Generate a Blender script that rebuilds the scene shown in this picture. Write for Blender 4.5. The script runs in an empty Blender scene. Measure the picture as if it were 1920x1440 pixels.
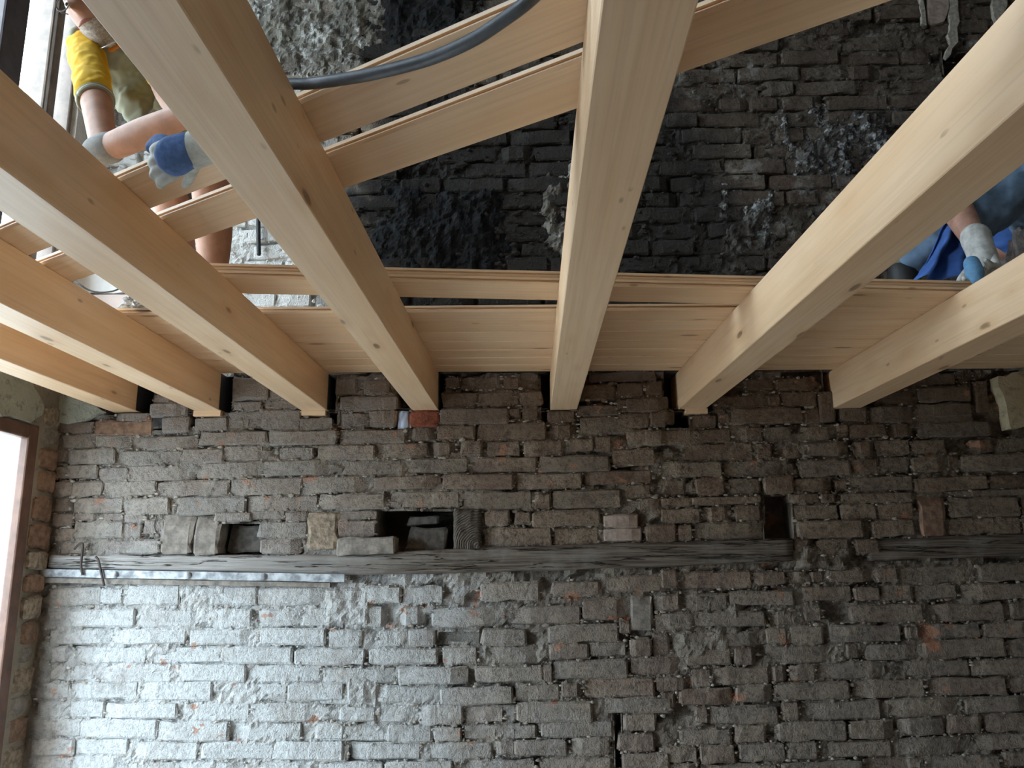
import bpy, bmesh, math, random
from mathutils import Vector, Matrix, noise

# ------------------------------------------------------------------ camera, sky, exposure
F_PX = 1610.0
TILT = math.atan(340.0 / 1610.0)
YAW = math.radians(1.5665)
EYE = Vector((0.0, 0.0, 1.6))
scn = bpy.context.scene
col = scn.collection
cd = bpy.data.cameras.new('camera')
cam = bpy.data.objects.new('camera', cd)
col.objects.link(cam)
cd.sensor_fit = 'HORIZONTAL'
cd.sensor_width = 36.0
cd.lens = 36.0 * F_PX / 1920.0
cd.clip_start = 0.02
cam.location = EYE
cam.rotation_euler = (math.pi / 2 + TILT, 0, YAW)
scn.camera = cam

SKY_COLOR = (0.775, 0.885, 1.0, 1)
SKY_STRENGTH = 11.0
w = bpy.data.worlds.new('overcast_sky')
scn.world = w
w.use_nodes = True
bg = w.node_tree.nodes['Background']
bg.inputs[0].default_value = SKY_COLOR
bg.inputs[1].default_value = SKY_STRENGTH
scn.view_settings.view_transform = 'Standard'
scn.view_settings.look = 'None'
scn.view_settings.gamma = 1.0
scn.view_settings.use_curve_mapping = False
scn.view_settings.exposure = 0.6
scn.cycles.use_denoising = True
scn.cycles.max_bounces = 10
scn.cycles.diffuse_bounces = 6
scn.cycles.transparent_max_bounces = 12
scn.cycles.sample_clamp_indirect = 8.0

D = 3.1            # distance of the brick wall
XL = -1.765        # left wall, inner face
XR = 2.05          # right wall, inner face
YF = -2.6          # wall behind the camera
ZB = 2.1585        # joist underside
ZT = 2.2967        # joist top
ZC = 4.75          # ceiling of the upper storey
TB = 0.018         # board thickness
random.seed(7)

# ------------------------------------------------------------------ measuring helpers (photo frame 1920 x 1440)
_fw = Vector((-math.sin(YAW) * math.cos(TILT), math.cos(YAW) * math.cos(TILT), math.sin(TILT)))
_rt = Vector((math.cos(YAW), math.sin(YAW), 0))
_up = _rt.cross(_fw)
def ray(x, y): return _fw * F_PX + _rt * (x - 960) + _up * (720 - y)
def onY(x, y, Y=D):
    d = ray(x, y); return EYE + d * (Y / d.y)
def onZ(x, y, z):
    d = ray(x, y); return EYE + d * ((z - EYE.z) / d.z)

# ------------------------------------------------------------------ object helpers
def tag(o, label=None, cat=None, group=None, kind=None):
    if label: o['label'] = label
    if cat: o['category'] = cat
    if group: o['group'] = group
    if kind: o['kind'] = kind
    return o
def attach(o, parent):
    o.parent = parent
    o.matrix_parent_inverse = parent.matrix_basis.inverted()
def link(name, me, parent=None):
    o = bpy.data.objects.new(name, me)
    col.objects.link(o)
    if parent is not None: attach(o, parent)
    return o
def mesh(name, verts, faces, m, parent=None, smooth=False):
    me = bpy.data.meshes.new(name)
    me.from_pydata([tuple(v) for v in verts], [], faces)
    if m: me.materials.append(m)
    if smooth: me.polygons.foreach_set('use_smooth', [True] * len(me.polygons))
    me.update()
    return link(name, me, parent)
def empty(name, loc):
    e = bpy.data.objects.new(name, None)
    e.empty_display_size = 0.05
    e.location = loc
    col.objects.link(e)
    return e
class MB:
    def __init__(s): s.v = []; s.f = []
    def add(s, vs, fs):
        n = len(s.v); s.v += [tuple(v) for v in vs]; s.f += [tuple(i + n for i in f) for f in fs]
    def box(s, x0, x1, y0, y1, z0, z1):
        s.add([(x0,y0,z0),(x1,y0,z0),(x1,y1,z0),(x0,y1,z0),(x0,y0,z1),(x1,y0,z1),(x1,y1,z1),(x0,y1,z1)],
              [(3,2,1,0),(4,5,6,7),(0,1,5,4),(1,2,6,5),(2,3,7,6),(3,0,4,7)])
    def tube(s, pts, rad, n=10, cap=True):
        pts = [Vector(p) for p in pts]
        rr = rad if isinstance(rad, (list, tuple)) else [rad] * len(pts)
        base = len(s.v); prev = None
        for i, p in enumerate(pts):
            t = (pts[min(i + 1, len(pts) - 1)] - pts[max(i - 1, 0)]).normalized()
            if prev is None:
                a = t.orthogonal().normalized()
            else:
                a = (prev - t * prev.dot(t)).normalized()
            prev = a; b = t.cross(a)
            for k in range(n):
                q = 2 * math.pi * k / n
                s.v.append(tuple(p + (a * math.cos(q) + b * math.sin(q)) * rr[i]))
        for i in range(len(pts) - 1):
            for k in range(n):
                k2 = (k + 1) % n
                s.f.append((base + i*n + k, base + i*n + k2, base + (i+1)*n + k2, base + (i+1)*n + k))
        if cap:
            s.f.append(tuple(base + k for k in range(n))[::-1])
            s.f.append(tuple(base + (len(pts)-1)*n + k for k in range(n)))
    def build(s, name, m, parent=None, smooth=False):
        return mesh(name, s.v, s.f, m, parent, smooth)
def catmull(pts, k=8):
    P = [Vector(p) for p in pts]
    P = [P[0] * 2 - P[1]] + P + [P[-1] * 2 - P[-2]]
    out = []
    for i in range(1, len(P) - 2):
        for j in range(k):
            t = j / k
            a, b, c, d = P[i-1], P[i], P[i+1], P[i+2]
            out.append(0.5 * ((2*b) + (c-a)*t + (2*a-5*b+4*c-d)*t*t + (3*b-a-3*c+d)*t**3))
    out.append(P[-2])
    return out
def fbm(x, y, z, o=3): return noise.fractal(Vector((x, y, z)), 0.9, 2.1, o)
def roughen(o, amp, scale, levels=1):
    sm = o.modifiers.new('sub', 'SUBSURF'); sm.subdivision_type = 'SIMPLE'; sm.levels = levels; sm.render_levels = levels

# ------------------------------------------------------------------ materials
def new_mat(name):
    m = bpy.data.materials.new(name); m.use_nodes = True
    nt = m.node_tree
    b = nt.nodes['Principled BSDF']
    return m, nt, b
def N(nt, t, **kw):
    n = nt.nodes.new(t)
    for k, v in kw.items():
        if k.startswith('i_'): n.inputs[int(k[2:])].default_value = v
        else: setattr(n, k, v)
    return n
def L(nt, a, b): nt.links.new(a, b)
def mixc(nt, fac, a, b, mode='MIX'):
    n = nt.nodes.new('ShaderNodeMix'); n.data_type = 'RGBA'; n.blend_type = mode
    for s, v in ((n.inputs[0], fac), (n.inputs[6], a), (n.inputs[7], b)):
        if hasattr(v, 'is_linked'): L(nt, v, s)
        else: s.default_value = v if not isinstance(v, tuple) or len(v) == 4 else (*v, 1)
    return n.outputs[2]
def math_(nt, op, a, b=None, c=None, clamp=False):
    n = nt.nodes.new('ShaderNodeMath'); n.operation = op; n.use_clamp = clamp
    for i, v in enumerate((a, b, c)):
        if v is None: continue
        if hasattr(v, 'is_linked'): L(nt, v, n.inputs[i])
        else: n.inputs[i].default_value = v
    return n.outputs[0]
def ramp(nt, v, lo, hi, a=0.0, b=1.0):
    n = nt.nodes.new('ShaderNodeMapRange'); n.interpolation_type = 'SMOOTHSTEP'
    L(nt, v, n.inputs[0])
    for i, q in enumerate((lo, hi, a, b)): n.inputs[i + 1].default_value = q
    return n.outputs[0]
def nz(nt, vec, scale, detail=4, rough=0.6, out=0):
    n = nt.nodes.new('ShaderNodeTexNoise')
    if vec is not None: L(nt, vec, n.inputs['Vector'])
    n.inputs['Scale'].default_value = scale; n.inputs['Detail'].default_value = detail
    n.inputs['Roughness'].default_value = rough
    return n.outputs[out]
def bump(nt, bsdf, h, strength, dist):
    n = nt.nodes.new('ShaderNodeBump'); n.inputs['Strength'].default_value = strength
    n.inputs['Distance'].default_value = dist
    L(nt, h, n.inputs['Height']); L(nt, n.outputs[0], bsdf.inputs['Normal'])
def plain(name, c, rough=0.7, metal=0.0, var=0.12, scale=30, bmp=0.0, spec=0.5):
    m, nt, b = new_mat(name)
    g = N(nt, 'ShaderNodeNewGeometry')
    n = nz(nt, g.outputs['Position'], scale)
    dark = tuple(x * (1 - var * 2) for x in c); lite = tuple(min(1, x * (1 + var)) for x in c)
    L(nt, mixc(nt, ramp(nt, n, 0.3, 0.7), dark, lite), b.inputs['Base Color'])
    b.inputs['Roughness'].default_value = rough; b.inputs['Metallic'].default_value = metal
    b.inputs['Specular IOR Level'].default_value = spec
    if bmp: bump(nt, b, n, 1.0, bmp)
    return m

def wood_mat(name, light, dark, knotc=(0.16, 0.085, 0.04), knots=True, rough=0.43):
    m, nt, b = new_mat(name)
    tc = N(nt, 'ShaderNodeTexCoord'); oi = N(nt, 'ShaderNodeObjectInfo')
    off = N(nt, 'ShaderNodeVectorMath', operation='SCALE'); off.inputs[0].default_value = (37.0, 11.0, 5.0)
    L(nt, oi.outputs['Random'], off.inputs['Scale'])
    ad = N(nt, 'ShaderNodeVectorMath', operation='ADD'); L(nt, tc.outputs['Object'], ad.inputs[0]); L(nt, off.outputs[0], ad.inputs[1])
    def sc(v):
        q = N(nt, 'ShaderNodeVectorMath', operation='MULTIPLY'); L(nt, ad.outputs[0], q.inputs[0]); q.inputs[1].default_value = v
        return q.outputs[0]
    broad = nz(nt, sc((0.8, 7, 7)), 1.6, 3)
    rings = N(nt, 'ShaderNodeTexWave'); rings.wave_type = 'BANDS'; rings.bands_direction = 'Y'
    L(nt, sc((0.25, 9, 7)), rings.inputs['Vector']); rings.inputs['Scale'].default_value = 1.5
    rings.inputs['Distortion'].default_value = 5.0; rings.inputs['Detail'].default_value = 2.0; rings.inputs['Detail Scale'].default_value = 0.7
    fib = nz(nt, sc((3, 150, 150)), 1.0, 2)
    c = mixc(nt, ramp(nt, broad, 0.3, 0.72), light, dark)
    c = mixc(nt, math_(nt, 'MULTIPLY', ramp(nt, rings.outputs['Fac'], 0.55, 1.0), 0.14), c, tuple(x * y for x, y in zip(dark, (0.85, 0.72, 0.55))))
    c = mixc(nt, math_(nt, 'MULTIPLY', ramp(nt, fib, 0.42, 0.72), 0.26), c, tuple(x * 0.7 for x in dark))
    if knots:
        vo = N(nt, 'ShaderNodeTexVoronoi'); L(nt, sc((3.6, 12, 12)), vo.inputs['Vector']); vo.inputs['Scale'].default_value = 1.0
        k = ramp(nt, vo.outputs['Distance'], 0.13, 0.07)
        halo = ramp(nt, vo.outputs['Distance'], 0.33, 0.08)
        c = mixc(nt, math_(nt, 'MULTIPLY', halo, 0.35), c, tuple(x * y for x, y in zip(dark, (0.8, 0.66, 0.5))))
        c = mixc(nt, math_(nt, 'MULTIPLY', k, 0.72), c, knotc)
        v2 = N(nt, 'ShaderNodeTexVoronoi'); L(nt, sc((8.5, 26, 26)), v2.inputs['Vector']); v2.inputs['Scale'].default_value = 1.0
        c = mixc(nt, math_(nt, 'MULTIPLY', math_(nt, 'MULTIPLY', ramp(nt, v2.outputs['Distance'], 0.15, 0.07), ramp(nt, nz(nt, sc((5, 6, 6)), 1.0, 1), 0.55, 0.62)), 0.6), c, tuple(x * 1.6 for x in knotc))
    L(nt, c, b.inputs['Base Color'])
    b.inputs['Roughness'].default_value = rough
    bump(nt, b, fib, 0.25, 0.001)
    return m

def brick_mat(name, upper=False, mortar=False):
    """old grimy brick: per-brick tint, limewash with its own patches, soot on the upper wall"""
    m, nt, b = new_mat(name)
    g = N(nt, 'ShaderNodeNewGeometry'); P = g.outputs['Position']
    oi = N(nt, 'ShaderNodeObjectInfo'); R = oi.outputs['Random']
    sx = N(nt, 'ShaderNodeSeparateXYZ'); L(nt, P, sx.inputs[0]); X = sx.outputs[0]; Z = sx.outputs[2]
    n_big = nz(nt, P, 2.2, 4); n_mid = nz(nt, P, 9, 5, 0.65); n_fine = nz(nt, P, 60, 4, 0.7); n_grit = nz(nt, P, 230, 2, 0.6)
    if mortar:
        c = mixc(nt, ramp(nt, n_mid, 0.35, 0.7), (0.115, 0.085, 0.062), (0.27, 0.235, 0.19))
    else:
        rp = N(nt, 'ShaderNodeValToRGB'); L(nt, R, rp.inputs[0])
        e = rp.color_ramp; e.interpolation = 'LINEAR'
        e.elements[0].position = 0.0; e.elements[0].color = (0.2065, 0.1606, 0.1194, 1)
        e.elements[1].position = 1.0; e.elements[1].color = (0.2065, 0.1293, 0.0895, 1)
        for p, q in ((0.25, (0.1859, 0.1527, 0.1231, 1)), (0.5, (0.2354, 0.1802, 0.1343, 1)), (0.75, (0.1982, 0.1410, 0.1007, 1)), (0.93, (0.1652, 0.1136, 0.0821, 1))):
            k = e.elements.new(p); k.color = q
        c = rp.outputs[0]
        c = mixc(nt, ramp(nt, n_mid, 0.42, 0.68, 0.0, 0.75), c, (0.3139, 0.2546, 0.1940))
        c = mixc(nt, ramp(nt, n_fine, 0.45, 0.68, 0.0, 0.7), c, (0.0868, 0.0666, 0.0522))
        c = mixc(nt, ramp(nt, nz(nt, P, 16, 5, 0.7), 0.56, 0.70, 0.0, 0.7), c, (0.0826, 0.0626, 0.0485))
    warp = math_(nt, 'MULTIPLY_ADD', n_big, 1.1, -0.55)
    warp2 = math_(nt, 'MULTIPLY_ADD', n_mid, 0.5, -0.25)
    wz = math_(nt, 'ADD', warp, warp2)
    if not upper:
        c = mixc(nt, ramp(nt, math_(nt, 'ADD', Z, math_(nt, 'MULTIPLY', wz, 0.25)), 2.03, 2.16, 0.0, 0.62), c, (0.135, 0.088, 0.06))  # browner top bricks, with the under-deck shade painted into their colour
        # limewash left on the lower wall, thinning out to the right and above the old lintel
        zz = math_(nt, 'ADD', Z, math_(nt, 'MULTIPLY', wz, 0.35))
        xx = math_(nt, 'ADD', X, math_(nt, 'MULTIPLY', wz, 1.0))
        low = ramp(nt, zz, 1.78, 1.42)
        left = ramp(nt, xx, 0.30, -0.95)
        amt = math_(nt, 'MULTIPLY', low, math_(nt, 'MULTIPLY_ADD', left, 0.82, 0.10))
        thin = math_(nt, 'MULTIPLY', ramp(nt, xx, 0.3, -1.4), 0.30)
        amt = math_(nt, 'MAXIMUM', amt, thin)
        amt = math_(nt, 'MULTIPLY', amt, ramp(nt, math_(nt, 'ADD', X, math_(nt, 'MULTIPLY', wz, 0.12)), -1.70, -1.52, 0.25, 1.0))
        amt = math_(nt, 'MULTIPLY', amt, ramp(nt, nz(nt, P, 5.5, 5, 0.65), 0.34, 0.52, 0.62, 1.0))
        cov = math_(nt, 'MULTIPLY', amt, ramp(nt, n_fine, 0.75, 0.35, 0.62, 1.05), clamp=True)
        c = mixc(nt, cov, c, (0.585, 0.61, 0.62) if not mortar else (0.55, 0.56, 0.56))
        # drips of lime and bared red brick
        dv = N(nt, 'ShaderNodeVectorMath', operation='MULTIPLY'); L(nt, P, dv.inputs[0]); dv.inputs[1].default_value = (26, 1, 1.5)
        drip = math_(nt, 'MULTIPLY', ramp(nt, nz(nt, dv.outputs[0], 1.0, 2), 0.62, 0.75), ramp(nt, n_mid, 0.45, 0.65, 0.0, 0.35))
        c = mixc(nt, drip, c, (0.50, 0.47, 0.42))
        dd = N(nt, 'ShaderNodeVectorMath', operation='MULTIPLY'); L(nt, P, dd.inputs[0]); dd.inputs[1].default_value = (11, 1, 17)
        red = ramp(nt, nz(nt, dd.outputs[0], 1.0, 3, 0.5), 0.665, 0.69)
        d2 = N(nt, 'ShaderNodeVectorMath', operation='MULTIPLY'); L(nt, P, d2.inputs[0]); d2.inputs[1].default_value = (5.5, 1, 8.5)
        red = math_(nt, 'MAXIMUM', red, math_(nt, 'MULTIPLY', ramp(nt, nz(nt, d2.outputs[0], 1.0, 4, 0.55), 0.685, 0.70), 1.25))
        c = mixc(nt, math_(nt, 'MULTIPLY', red, 0.62), c, (0.40, 0.19, 0.115))
    else:
        # left end painted white
        xx = math_(nt, 'ADD', X, math_(nt, 'MULTIPLY', wz, 0.30))
        wl = math_(nt, 'MULTIPLY', ramp(nt, xx, -0.62, -0.92, 0.0, 0.92), ramp(nt, math_(nt, 'ADD', Z, math_(nt, 'MULTIPLY', wz, 0.3)), 3.45, 3.05, 0.10, 1.0))
        c = mixc(nt, wl, c, (0.70, 0.70, 0.69))
        # crusts of white efflorescence
        ef = math_(nt, 'MULTIPLY', ramp(nt, n_mid, 0.52, 0.68), ramp(nt, nz(nt, P, 3.1, 3), 0.44, 0.58))
        c = mixc(nt, math_(nt, 'MULTIPLY', ef, 0.75), c, (0.58, 0.57, 0.55))
        # soot of the old flue
        def blob(cx, cz, rx, rz):
            ax = math_(nt, 'DIVIDE', math_(nt, 'SUBTRACT', X, cx), rx); az = math_(nt, 'DIVIDE', math_(nt, 'SUBTRACT', Z, cz), rz)
            d = math_(nt, 'SQRT', math_(nt, 'ADD', math_(nt, 'MULTIPLY', ax, ax), math_(nt, 'MULTIPLY', az, az)))
            d = math_(nt, 'ADD', d, math_(nt, 'MULTIPLY', wz, 0.75))
            return ramp(nt, d, 1.12, 0.80)
        s = math_(nt, 'MAXIMUM', blob(0.06, 2.85, 0.80, 0.78), blob(-0.46, 3.75, 0.27, 0.75))
        c = mixc(nt, math_(nt, 'MULTIPLY', s, 0.93), c, (0.012, 0.0115, 0.012))
        grime = ramp(nt, xx, -0.55, -0.1)
        c = mixc(nt, math_(nt, 'MULTIPLY', grime, 0.5), c, (0.055, 0.048, 0.042))
    L(nt, c, b.inputs['Base Color'])
    b.inputs['Roughness'].default_value = 0.9
    b.inputs['Specular IOR Level'].default_value = 0.25
    h = math_(nt, 'ADD', math_(nt, 'MULTIPLY', n_fine, 0.7), math_(nt, 'ADD', math_(nt, 'MULTIPLY', n_grit, 0.3), math_(nt, 'MULTIPLY', n_mid, 0.5)))
    bump(nt, b, h, 1.0, 0.013)
    return m

def plaster_mat(name, c1, c2, stain=(0.16, 0.14, 0.11)):
    m, nt, b = new_mat(name)
    g = N(nt, 'ShaderNodeNewGeometry'); P = g.outputs['Position']
    n1 = nz(nt, P, 4, 5); n2 = nz(nt, P, 22, 5, 0.7); n3 = nz(nt, P, 120, 3)
    c = mixc(nt, ramp(nt, n1, 0.35, 0.65), c1, c2)
    c = mixc(nt, ramp(nt, n2, 0.52, 0.68, 0, 0.75), c, stain)
    L(nt, c, b.inputs['Base Color']); b.inputs['Roughness'].default_value = 0.92
    bump(nt, b, math_(nt, 'ADD', n2, math_(nt, 'MULTIPLY', n3, 0.3)), 0.9, 0.010)
    return m

M = {}
M['joist'] = wood_mat('planed_spruce', (0.82, 0.60, 0.40), (0.73, 0.49, 0.29))
M['board'] = wood_mat('spruce_board', (0.84, 0.62, 0.415), (0.74, 0.51, 0.31))
def old_wood():
    m, nt, b = new_mat('weathered_timber')
    g = N(nt, 'ShaderNodeNewGeometry')
    def sc(v):
        q = N(nt, 'ShaderNodeVectorMath', operation='MULTIPLY'); L(nt, g.outputs['Position'], q.inputs[0]); q.inputs[1].default_value = v; return q.outputs[0]
    a = nz(nt, sc((1.6, 6, 34)), 1.0, 5, 0.6); f = nz(nt, sc((6, 40, 190)), 1.0, 3, 0.6); d = nz(nt, g.outputs['Position'], 7, 4, 0.6)
    crack = math_(nt, 'MULTIPLY', ramp(nt, math_(nt, 'ABSOLUTE', math_(nt, 'SUBTRACT', a, 0.5)), 0.014, 0.0), 0.9)
    c = mixc(nt, ramp(nt, f, 0.3, 0.7), (0.075, 0.06, 0.05), (0.21, 0.18, 0.15))
    c = mixc(nt, ramp(nt, d, 0.45, 0.7, 0, 0.6), c, (0.30, 0.28, 0.26))
    sx = N(nt, 'ShaderNodeSeparateXYZ'); L(nt, g.outputs['Position'], sx.inputs[0])
    c = mixc(nt, math_(nt, 'MULTIPLY', ramp(nt, sx.outputs[0], -0.3, -1.2), ramp(nt, f, 0.65, 0.4, 0.35, 0.85)), c, (0.45, 0.44, 0.43))
    c = mixc(nt, crack, c, (0.012, 0.01, 0.009))
    L(nt, c, b.inputs['Base Color']); b.inputs['Roughness'].default_value = 0.92; b.inputs['Specular IOR Level'].default_value = 0.2
    bump(nt, b, math_(nt, 'SUBTRACT', math_(nt, 'MULTIPLY', f, 0.5), crack), 0.9, 0.008)
    return m
M['oldwood'] = old_wood()
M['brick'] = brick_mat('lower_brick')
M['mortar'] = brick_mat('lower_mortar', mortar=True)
M['brick_up'] = brick_mat('upper_brick', upper=True)
M['mortar_up'] = brick_mat('upper_mortar', upper=True, mortar=True)
M['redbrick'] = plain('clean_red_brick', (0.26, 0.075, 0.04), 0.9, var=0.25, scale=60, bmp=0.004)
M['brownbrick'] = plain('clean_brown_brick', (0.26, 0.165, 0.115), 0.9, var=0.2, scale=45, bmp=0.004)
M['greybrick'] = plain('dusty_grey_brick', (0.16, 0.145, 0.13), 0.95, var=0.2, scale=40, bmp=0.004)
M['pinkbrick'] = plain('pale_pink_brick', (0.38, 0.30, 0.255), 0.92, var=0.15, scale=50, bmp=0.003)
M['stone'] = plain('tan_stone', (0.32, 0.255, 0.19), 0.95, var=0.25, scale=55, bmp=0.006)
M['stone_grey'] = plain('grey_stone', (0.27, 0.24, 0.21), 0.95, var=0.2, scale=35, bmp=0.005)
M['iron'] = plain('limewashed_iron', (0.44, 0.47, 0.50), 0.6, 0.1, var=0.3, scale=26, bmp=0.002)
M['nail'] = plain('rusty_nail', (0.10, 0.08, 0.07), 0.7, 0.6)
M['plaster'] = plaster_mat('grey_green_plaster', (0.40, 0.42, 0.36), (0.30, 0.31, 0.25))
M['plaster_raw'] = plaster_mat('raw_plaster', (0.25, 0.22, 0.175), (0.34, 0.30, 0.24))
M['plaster_white'] = plaster_mat('pale_plaster', (0.72, 0.68, 0.65), (0.64, 0.60, 0.57), (0.5, 0.46, 0.42))
M['cream'] = plaster_mat('cream_plaster', (0.50, 0.43, 0.29), (0.42, 0.345, 0.22), (0.22, 0.18, 0.12))
M['frame'] = plain('red_brown_frame_paint', (0.15, 0.075, 0.05), 0.45, var=0.15, scale=20)
M['frame_dark'] = plain('dark_frame_paint', (0.055, 0.04, 0.045), 0.45, var=0.2, scale=20)
M['frame_grey'] = plain('taupe_frame_paint', (0.22, 0.17, 0.14), 0.5, var=0.12, scale=20)
M['brightwhite'] = plain('bright_white', (0.80, 0.80, 0.79), 0.5, var=0.03)
M['pinkwash'] = plain('pale_pink_plaster', (0.74, 0.62, 0.57), 0.8, var=0.04, scale=12)
M['palemortar'] = plain('pale_lime_mortar', (0.40, 0.36, 0.31), 0.95, var=0.2, scale=70)
M['concrete'] = plain('dusty_concrete', (0.50, 0.41, 0.33), 0.9, var=0.1, scale=5)
M['ground'] = plain('pale_paving', (0.38, 0.37, 0.35), 0.9, var=0.05, scale=1)
M['render'] = plain('rough_render', (0.20, 0.18, 0.155), 0.95, var=0.12, scale=6, bmp=0.004)
M['ceil'] = plain('old_ceiling', (0.28, 0.24, 0.19), 0.9, var=0.15, scale=4)
M['film'] = plain('dark_membrane', (0.035, 0.038, 0.045), 0.4, var=0.1, scale=20)
M['bluefilm'] = plain('pale_blue_membrane', (0.50, 0.58, 0.76), 0.5, var=0.1, scale=20)
M['hose'] = plain('grey_hose', (0.075, 0.085, 0.10), 0.45, var=0.12, scale=60)
M['black'] = plain('black_rubber', (0.02, 0.02, 0.022), 0.5)
def glass_mat():
    m = bpy.data.materials.new('window_glass'); m.use_nodes = True; nt = m.node_tree
    nt.nodes.remove(nt.nodes['Principled BSDF'])
    out = nt.nodes['Material Output']
    t = N(nt, 'ShaderNodeBsdfTransparent'); t.inputs[0].default_value = (0.93, 0.96, 0.96, 1)
    gl = N(nt, 'ShaderNodeBsdfGlossy'); gl.inputs['Roughness'].default_value = 0.05
    mx = N(nt, 'ShaderNodeMixShader'); mx.inputs[0].default_value = 0.06
    L(nt, t.outputs[0], mx.inputs[1]); L(nt, gl.outputs[0], mx.inputs[2]); L(nt, mx.outputs[0], out.inputs[0])
    return m
M['glass'] = glass_mat()

# ------------------------------------------------------------------ plain structure
def struct(o, label=None): return tag(o, label, None, None, 'structure')
m = MB(); m.box(XL, XR, YF, D + 0.02, -0.1, 0.0)
struct(m.build('floor', M['concrete']), 'dusty concrete floor of the lower room')
m = MB(); m.box(-40, XL - 0.45, -40, 40, -0.25, -0.15)
struct(m.build('ground', M['ground']), 'pale paving outside the windows')
m = MB(); m.box(XL - 0.36, XR + 0.3, YF - 0.3, D + 0.5, ZC, ZC + 0.1)
struct(m.build('ceiling', M['ceil']), 'old ceiling of the upper storey')
m = MB(); m.box(XR, XR + 0.3, YF - 0.3, D + 0.5, -0.1, ZC)
struct(m.build('wall_right', M['render']), 'rough rendered right wall')
m = MB(); m.box(XL - 0.36, XR + 0.3, YF - 0.3, YF, -0.1, ZC)
struct(m.build('wall_front', M['render']), 'rough rendered wall behind the viewer')

# left wall with window openings: (y0, y1, z0, z1)
W1 = (1.45, 2.975, 0.30, 2.085)
W2 = (1.55, 2.992, 2.40, 4.35)
W4 = (-0.55, 0.45, 2.62, 4.35)  # unseen window, sized for the light it throws on the joists
def holed_wall(name, x0, x1, ys, zs, holes, m_):
    """a thick wall in the YZ plane made of blocks around its openings"""
    ycut = sorted({ys[0], ys[1]} | {h[0] for h in holes} | {h[1] for h in holes})
    mb = MB()
    for a, b in zip(ycut[:-1], ycut[1:]):
        segs = [(zs[0], zs[1])]
        for h in holes:
            if h[0] <= a + 1e-6 and h[1] >= b - 1e-6:
                nxt = []
                for s0, s1 in segs:
                    if h[2] > s0: nxt.append((s0, min(h[2], s1)))
                    if h[3] < s1: nxt.append((max(h[3], s0), s1))
                segs = [q for q in nxt if q[1] - q[0] > 1e-4]
        for s0, s1 in segs: mb.box(x0, x1, a, b, s0, s1)
    return mb.build(name, m_)
wl = struct(holed_wall('wall_left', XL - 0.12, XL, (YF, D + 0.45), (-0.15, ZT), [W1], M['plaster_raw']), 'rough left wall of the lower room with window opening')
wlu = struct(holed_wall('wall_left_upper', XL - 0.22, XL, (YF, D + 0.45), (ZT, ZC), [W2, W4], M['plaster_white']), 'pale plastered left wall of the upper storey')
def portal(w4, x):
    ld = bpy.data.lights.new('window_portal', 'AREA'); ld.shape = 'RECTANGLE'
    ld.size = w4[1] - w4[0]; ld.size_y = w4[3] - w4[2]
    ld.cycles.is_portal = True
    o = bpy.data.objects.new('window_portal', ld); col.objects.link(o)
    o.location = (x, (w4[0] + w4[1]) / 2, (w4[2] + w4[3]) / 2)
    o.rotation_euler = Vector((1, 0, 0)).to_track_quat('-Z', 'Z').to_euler()
    # size runs along local x: make local x the world y
    o.rotation_euler = Matrix(((0, 0, -1), (1, 0, 0), (0, 1, 0))).to_euler() if False else o.rotation_euler
portal(W1, XL - 0.14)
for q in (W2, W4): portal(q, XL - 0.24)

def window(n, w4, label, fm, stile=0.058, bars=(), rails=(), xin=0.0, depth=0.07):
    if n == 1: depth = 0.034
    y0, y1, z0, z1 = w4
    x1 = XL + xin; x0 = x1 - depth
    t = empty('window_%d' % n, (x1, (y0 + y1) / 2, z0)); struct(t, label)
    for nm, (a, b, c, d) in (('frame_stile', (y0, y0 + stile, z0, z1)), ('frame_stile', (y1 - stile, y1, z0, z1)),
                             ('frame_rail', (y0 + stile, y1 - stile, z0, z0 + stile)), ('frame_rail', (y0 + stile, y1 - stile, z1 - stile * 0.9, z1))):
        mb = MB(); mb.box(x0, x1, a, b, c, d); o = mb.build(nm, fm, t)
        bv = o.modifiers.new('bevel', 'BEVEL'); bv.width = 0.006; bv.segments = 2
    for (a, b, c, d, mm, dx) in bars:
        mb = MB(); mb.box(x0 + dx, x1 + dx * 0.5, a, b, c, d); o = mb.build('mullion', mm, t)
        bv = o.modifiers.new('bevel', 'BEVEL'); bv.width = 0.008; bv.segments = 2
    mb = MB(); mb.box(XL - (0.115 if n == 1 else 0.215), x0 - 0.002, y1 - 0.006, y1 - 0.0005, z0 + 0.01, z1 - 0.01); mb.build('bright_jamb_strip', M['brightwhite'], t)  # white strip added on the far jamb so the reveal reads bright
    mb = MB(); mb.box(x0 + 0.02, x0 + 0.024, y0 + stile * 0.8, y1 - stile * 0.8, z0 + stile * 0.8, z1 - stile * 0.8)
    mb.build('pane', M['glass'], t)
    return t
window(1, W1, 'red-brown wooden window in the left wall beside the bricks', M['frame'], 0.058,
       [(2.23, 2.29, 0.36, 2.03, M['frame'], 0.0)], xin=0.004)
window(2, W2, 'tall dark-framed window of the upper storey, brightly backlit', M['frame_grey'], 0.022,
       [(2.515, 2.64, 2.42, 4.31, M['frame_dark'], 0.03), (2.80, 2.815, 2.42, 4.31, M['frame_grey'], 0.0), (2.838, 2.877, 2.42, 4.33, M['frame_grey'], 0.0), (1.60, 2.515, 3.16, 3.275, M['frame_dark'], 0.02), (1.98, 2.06, 2.42, 4.31, M['frame_dark'], 0.02)], xin=-0.02)
window(3, W4, 'unseen upper window further along the left wall', M['frame_grey'], 0.05, [(0.02, 0.08, 2.66, 4.31, M['frame_dark'], 0.0)])

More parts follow.
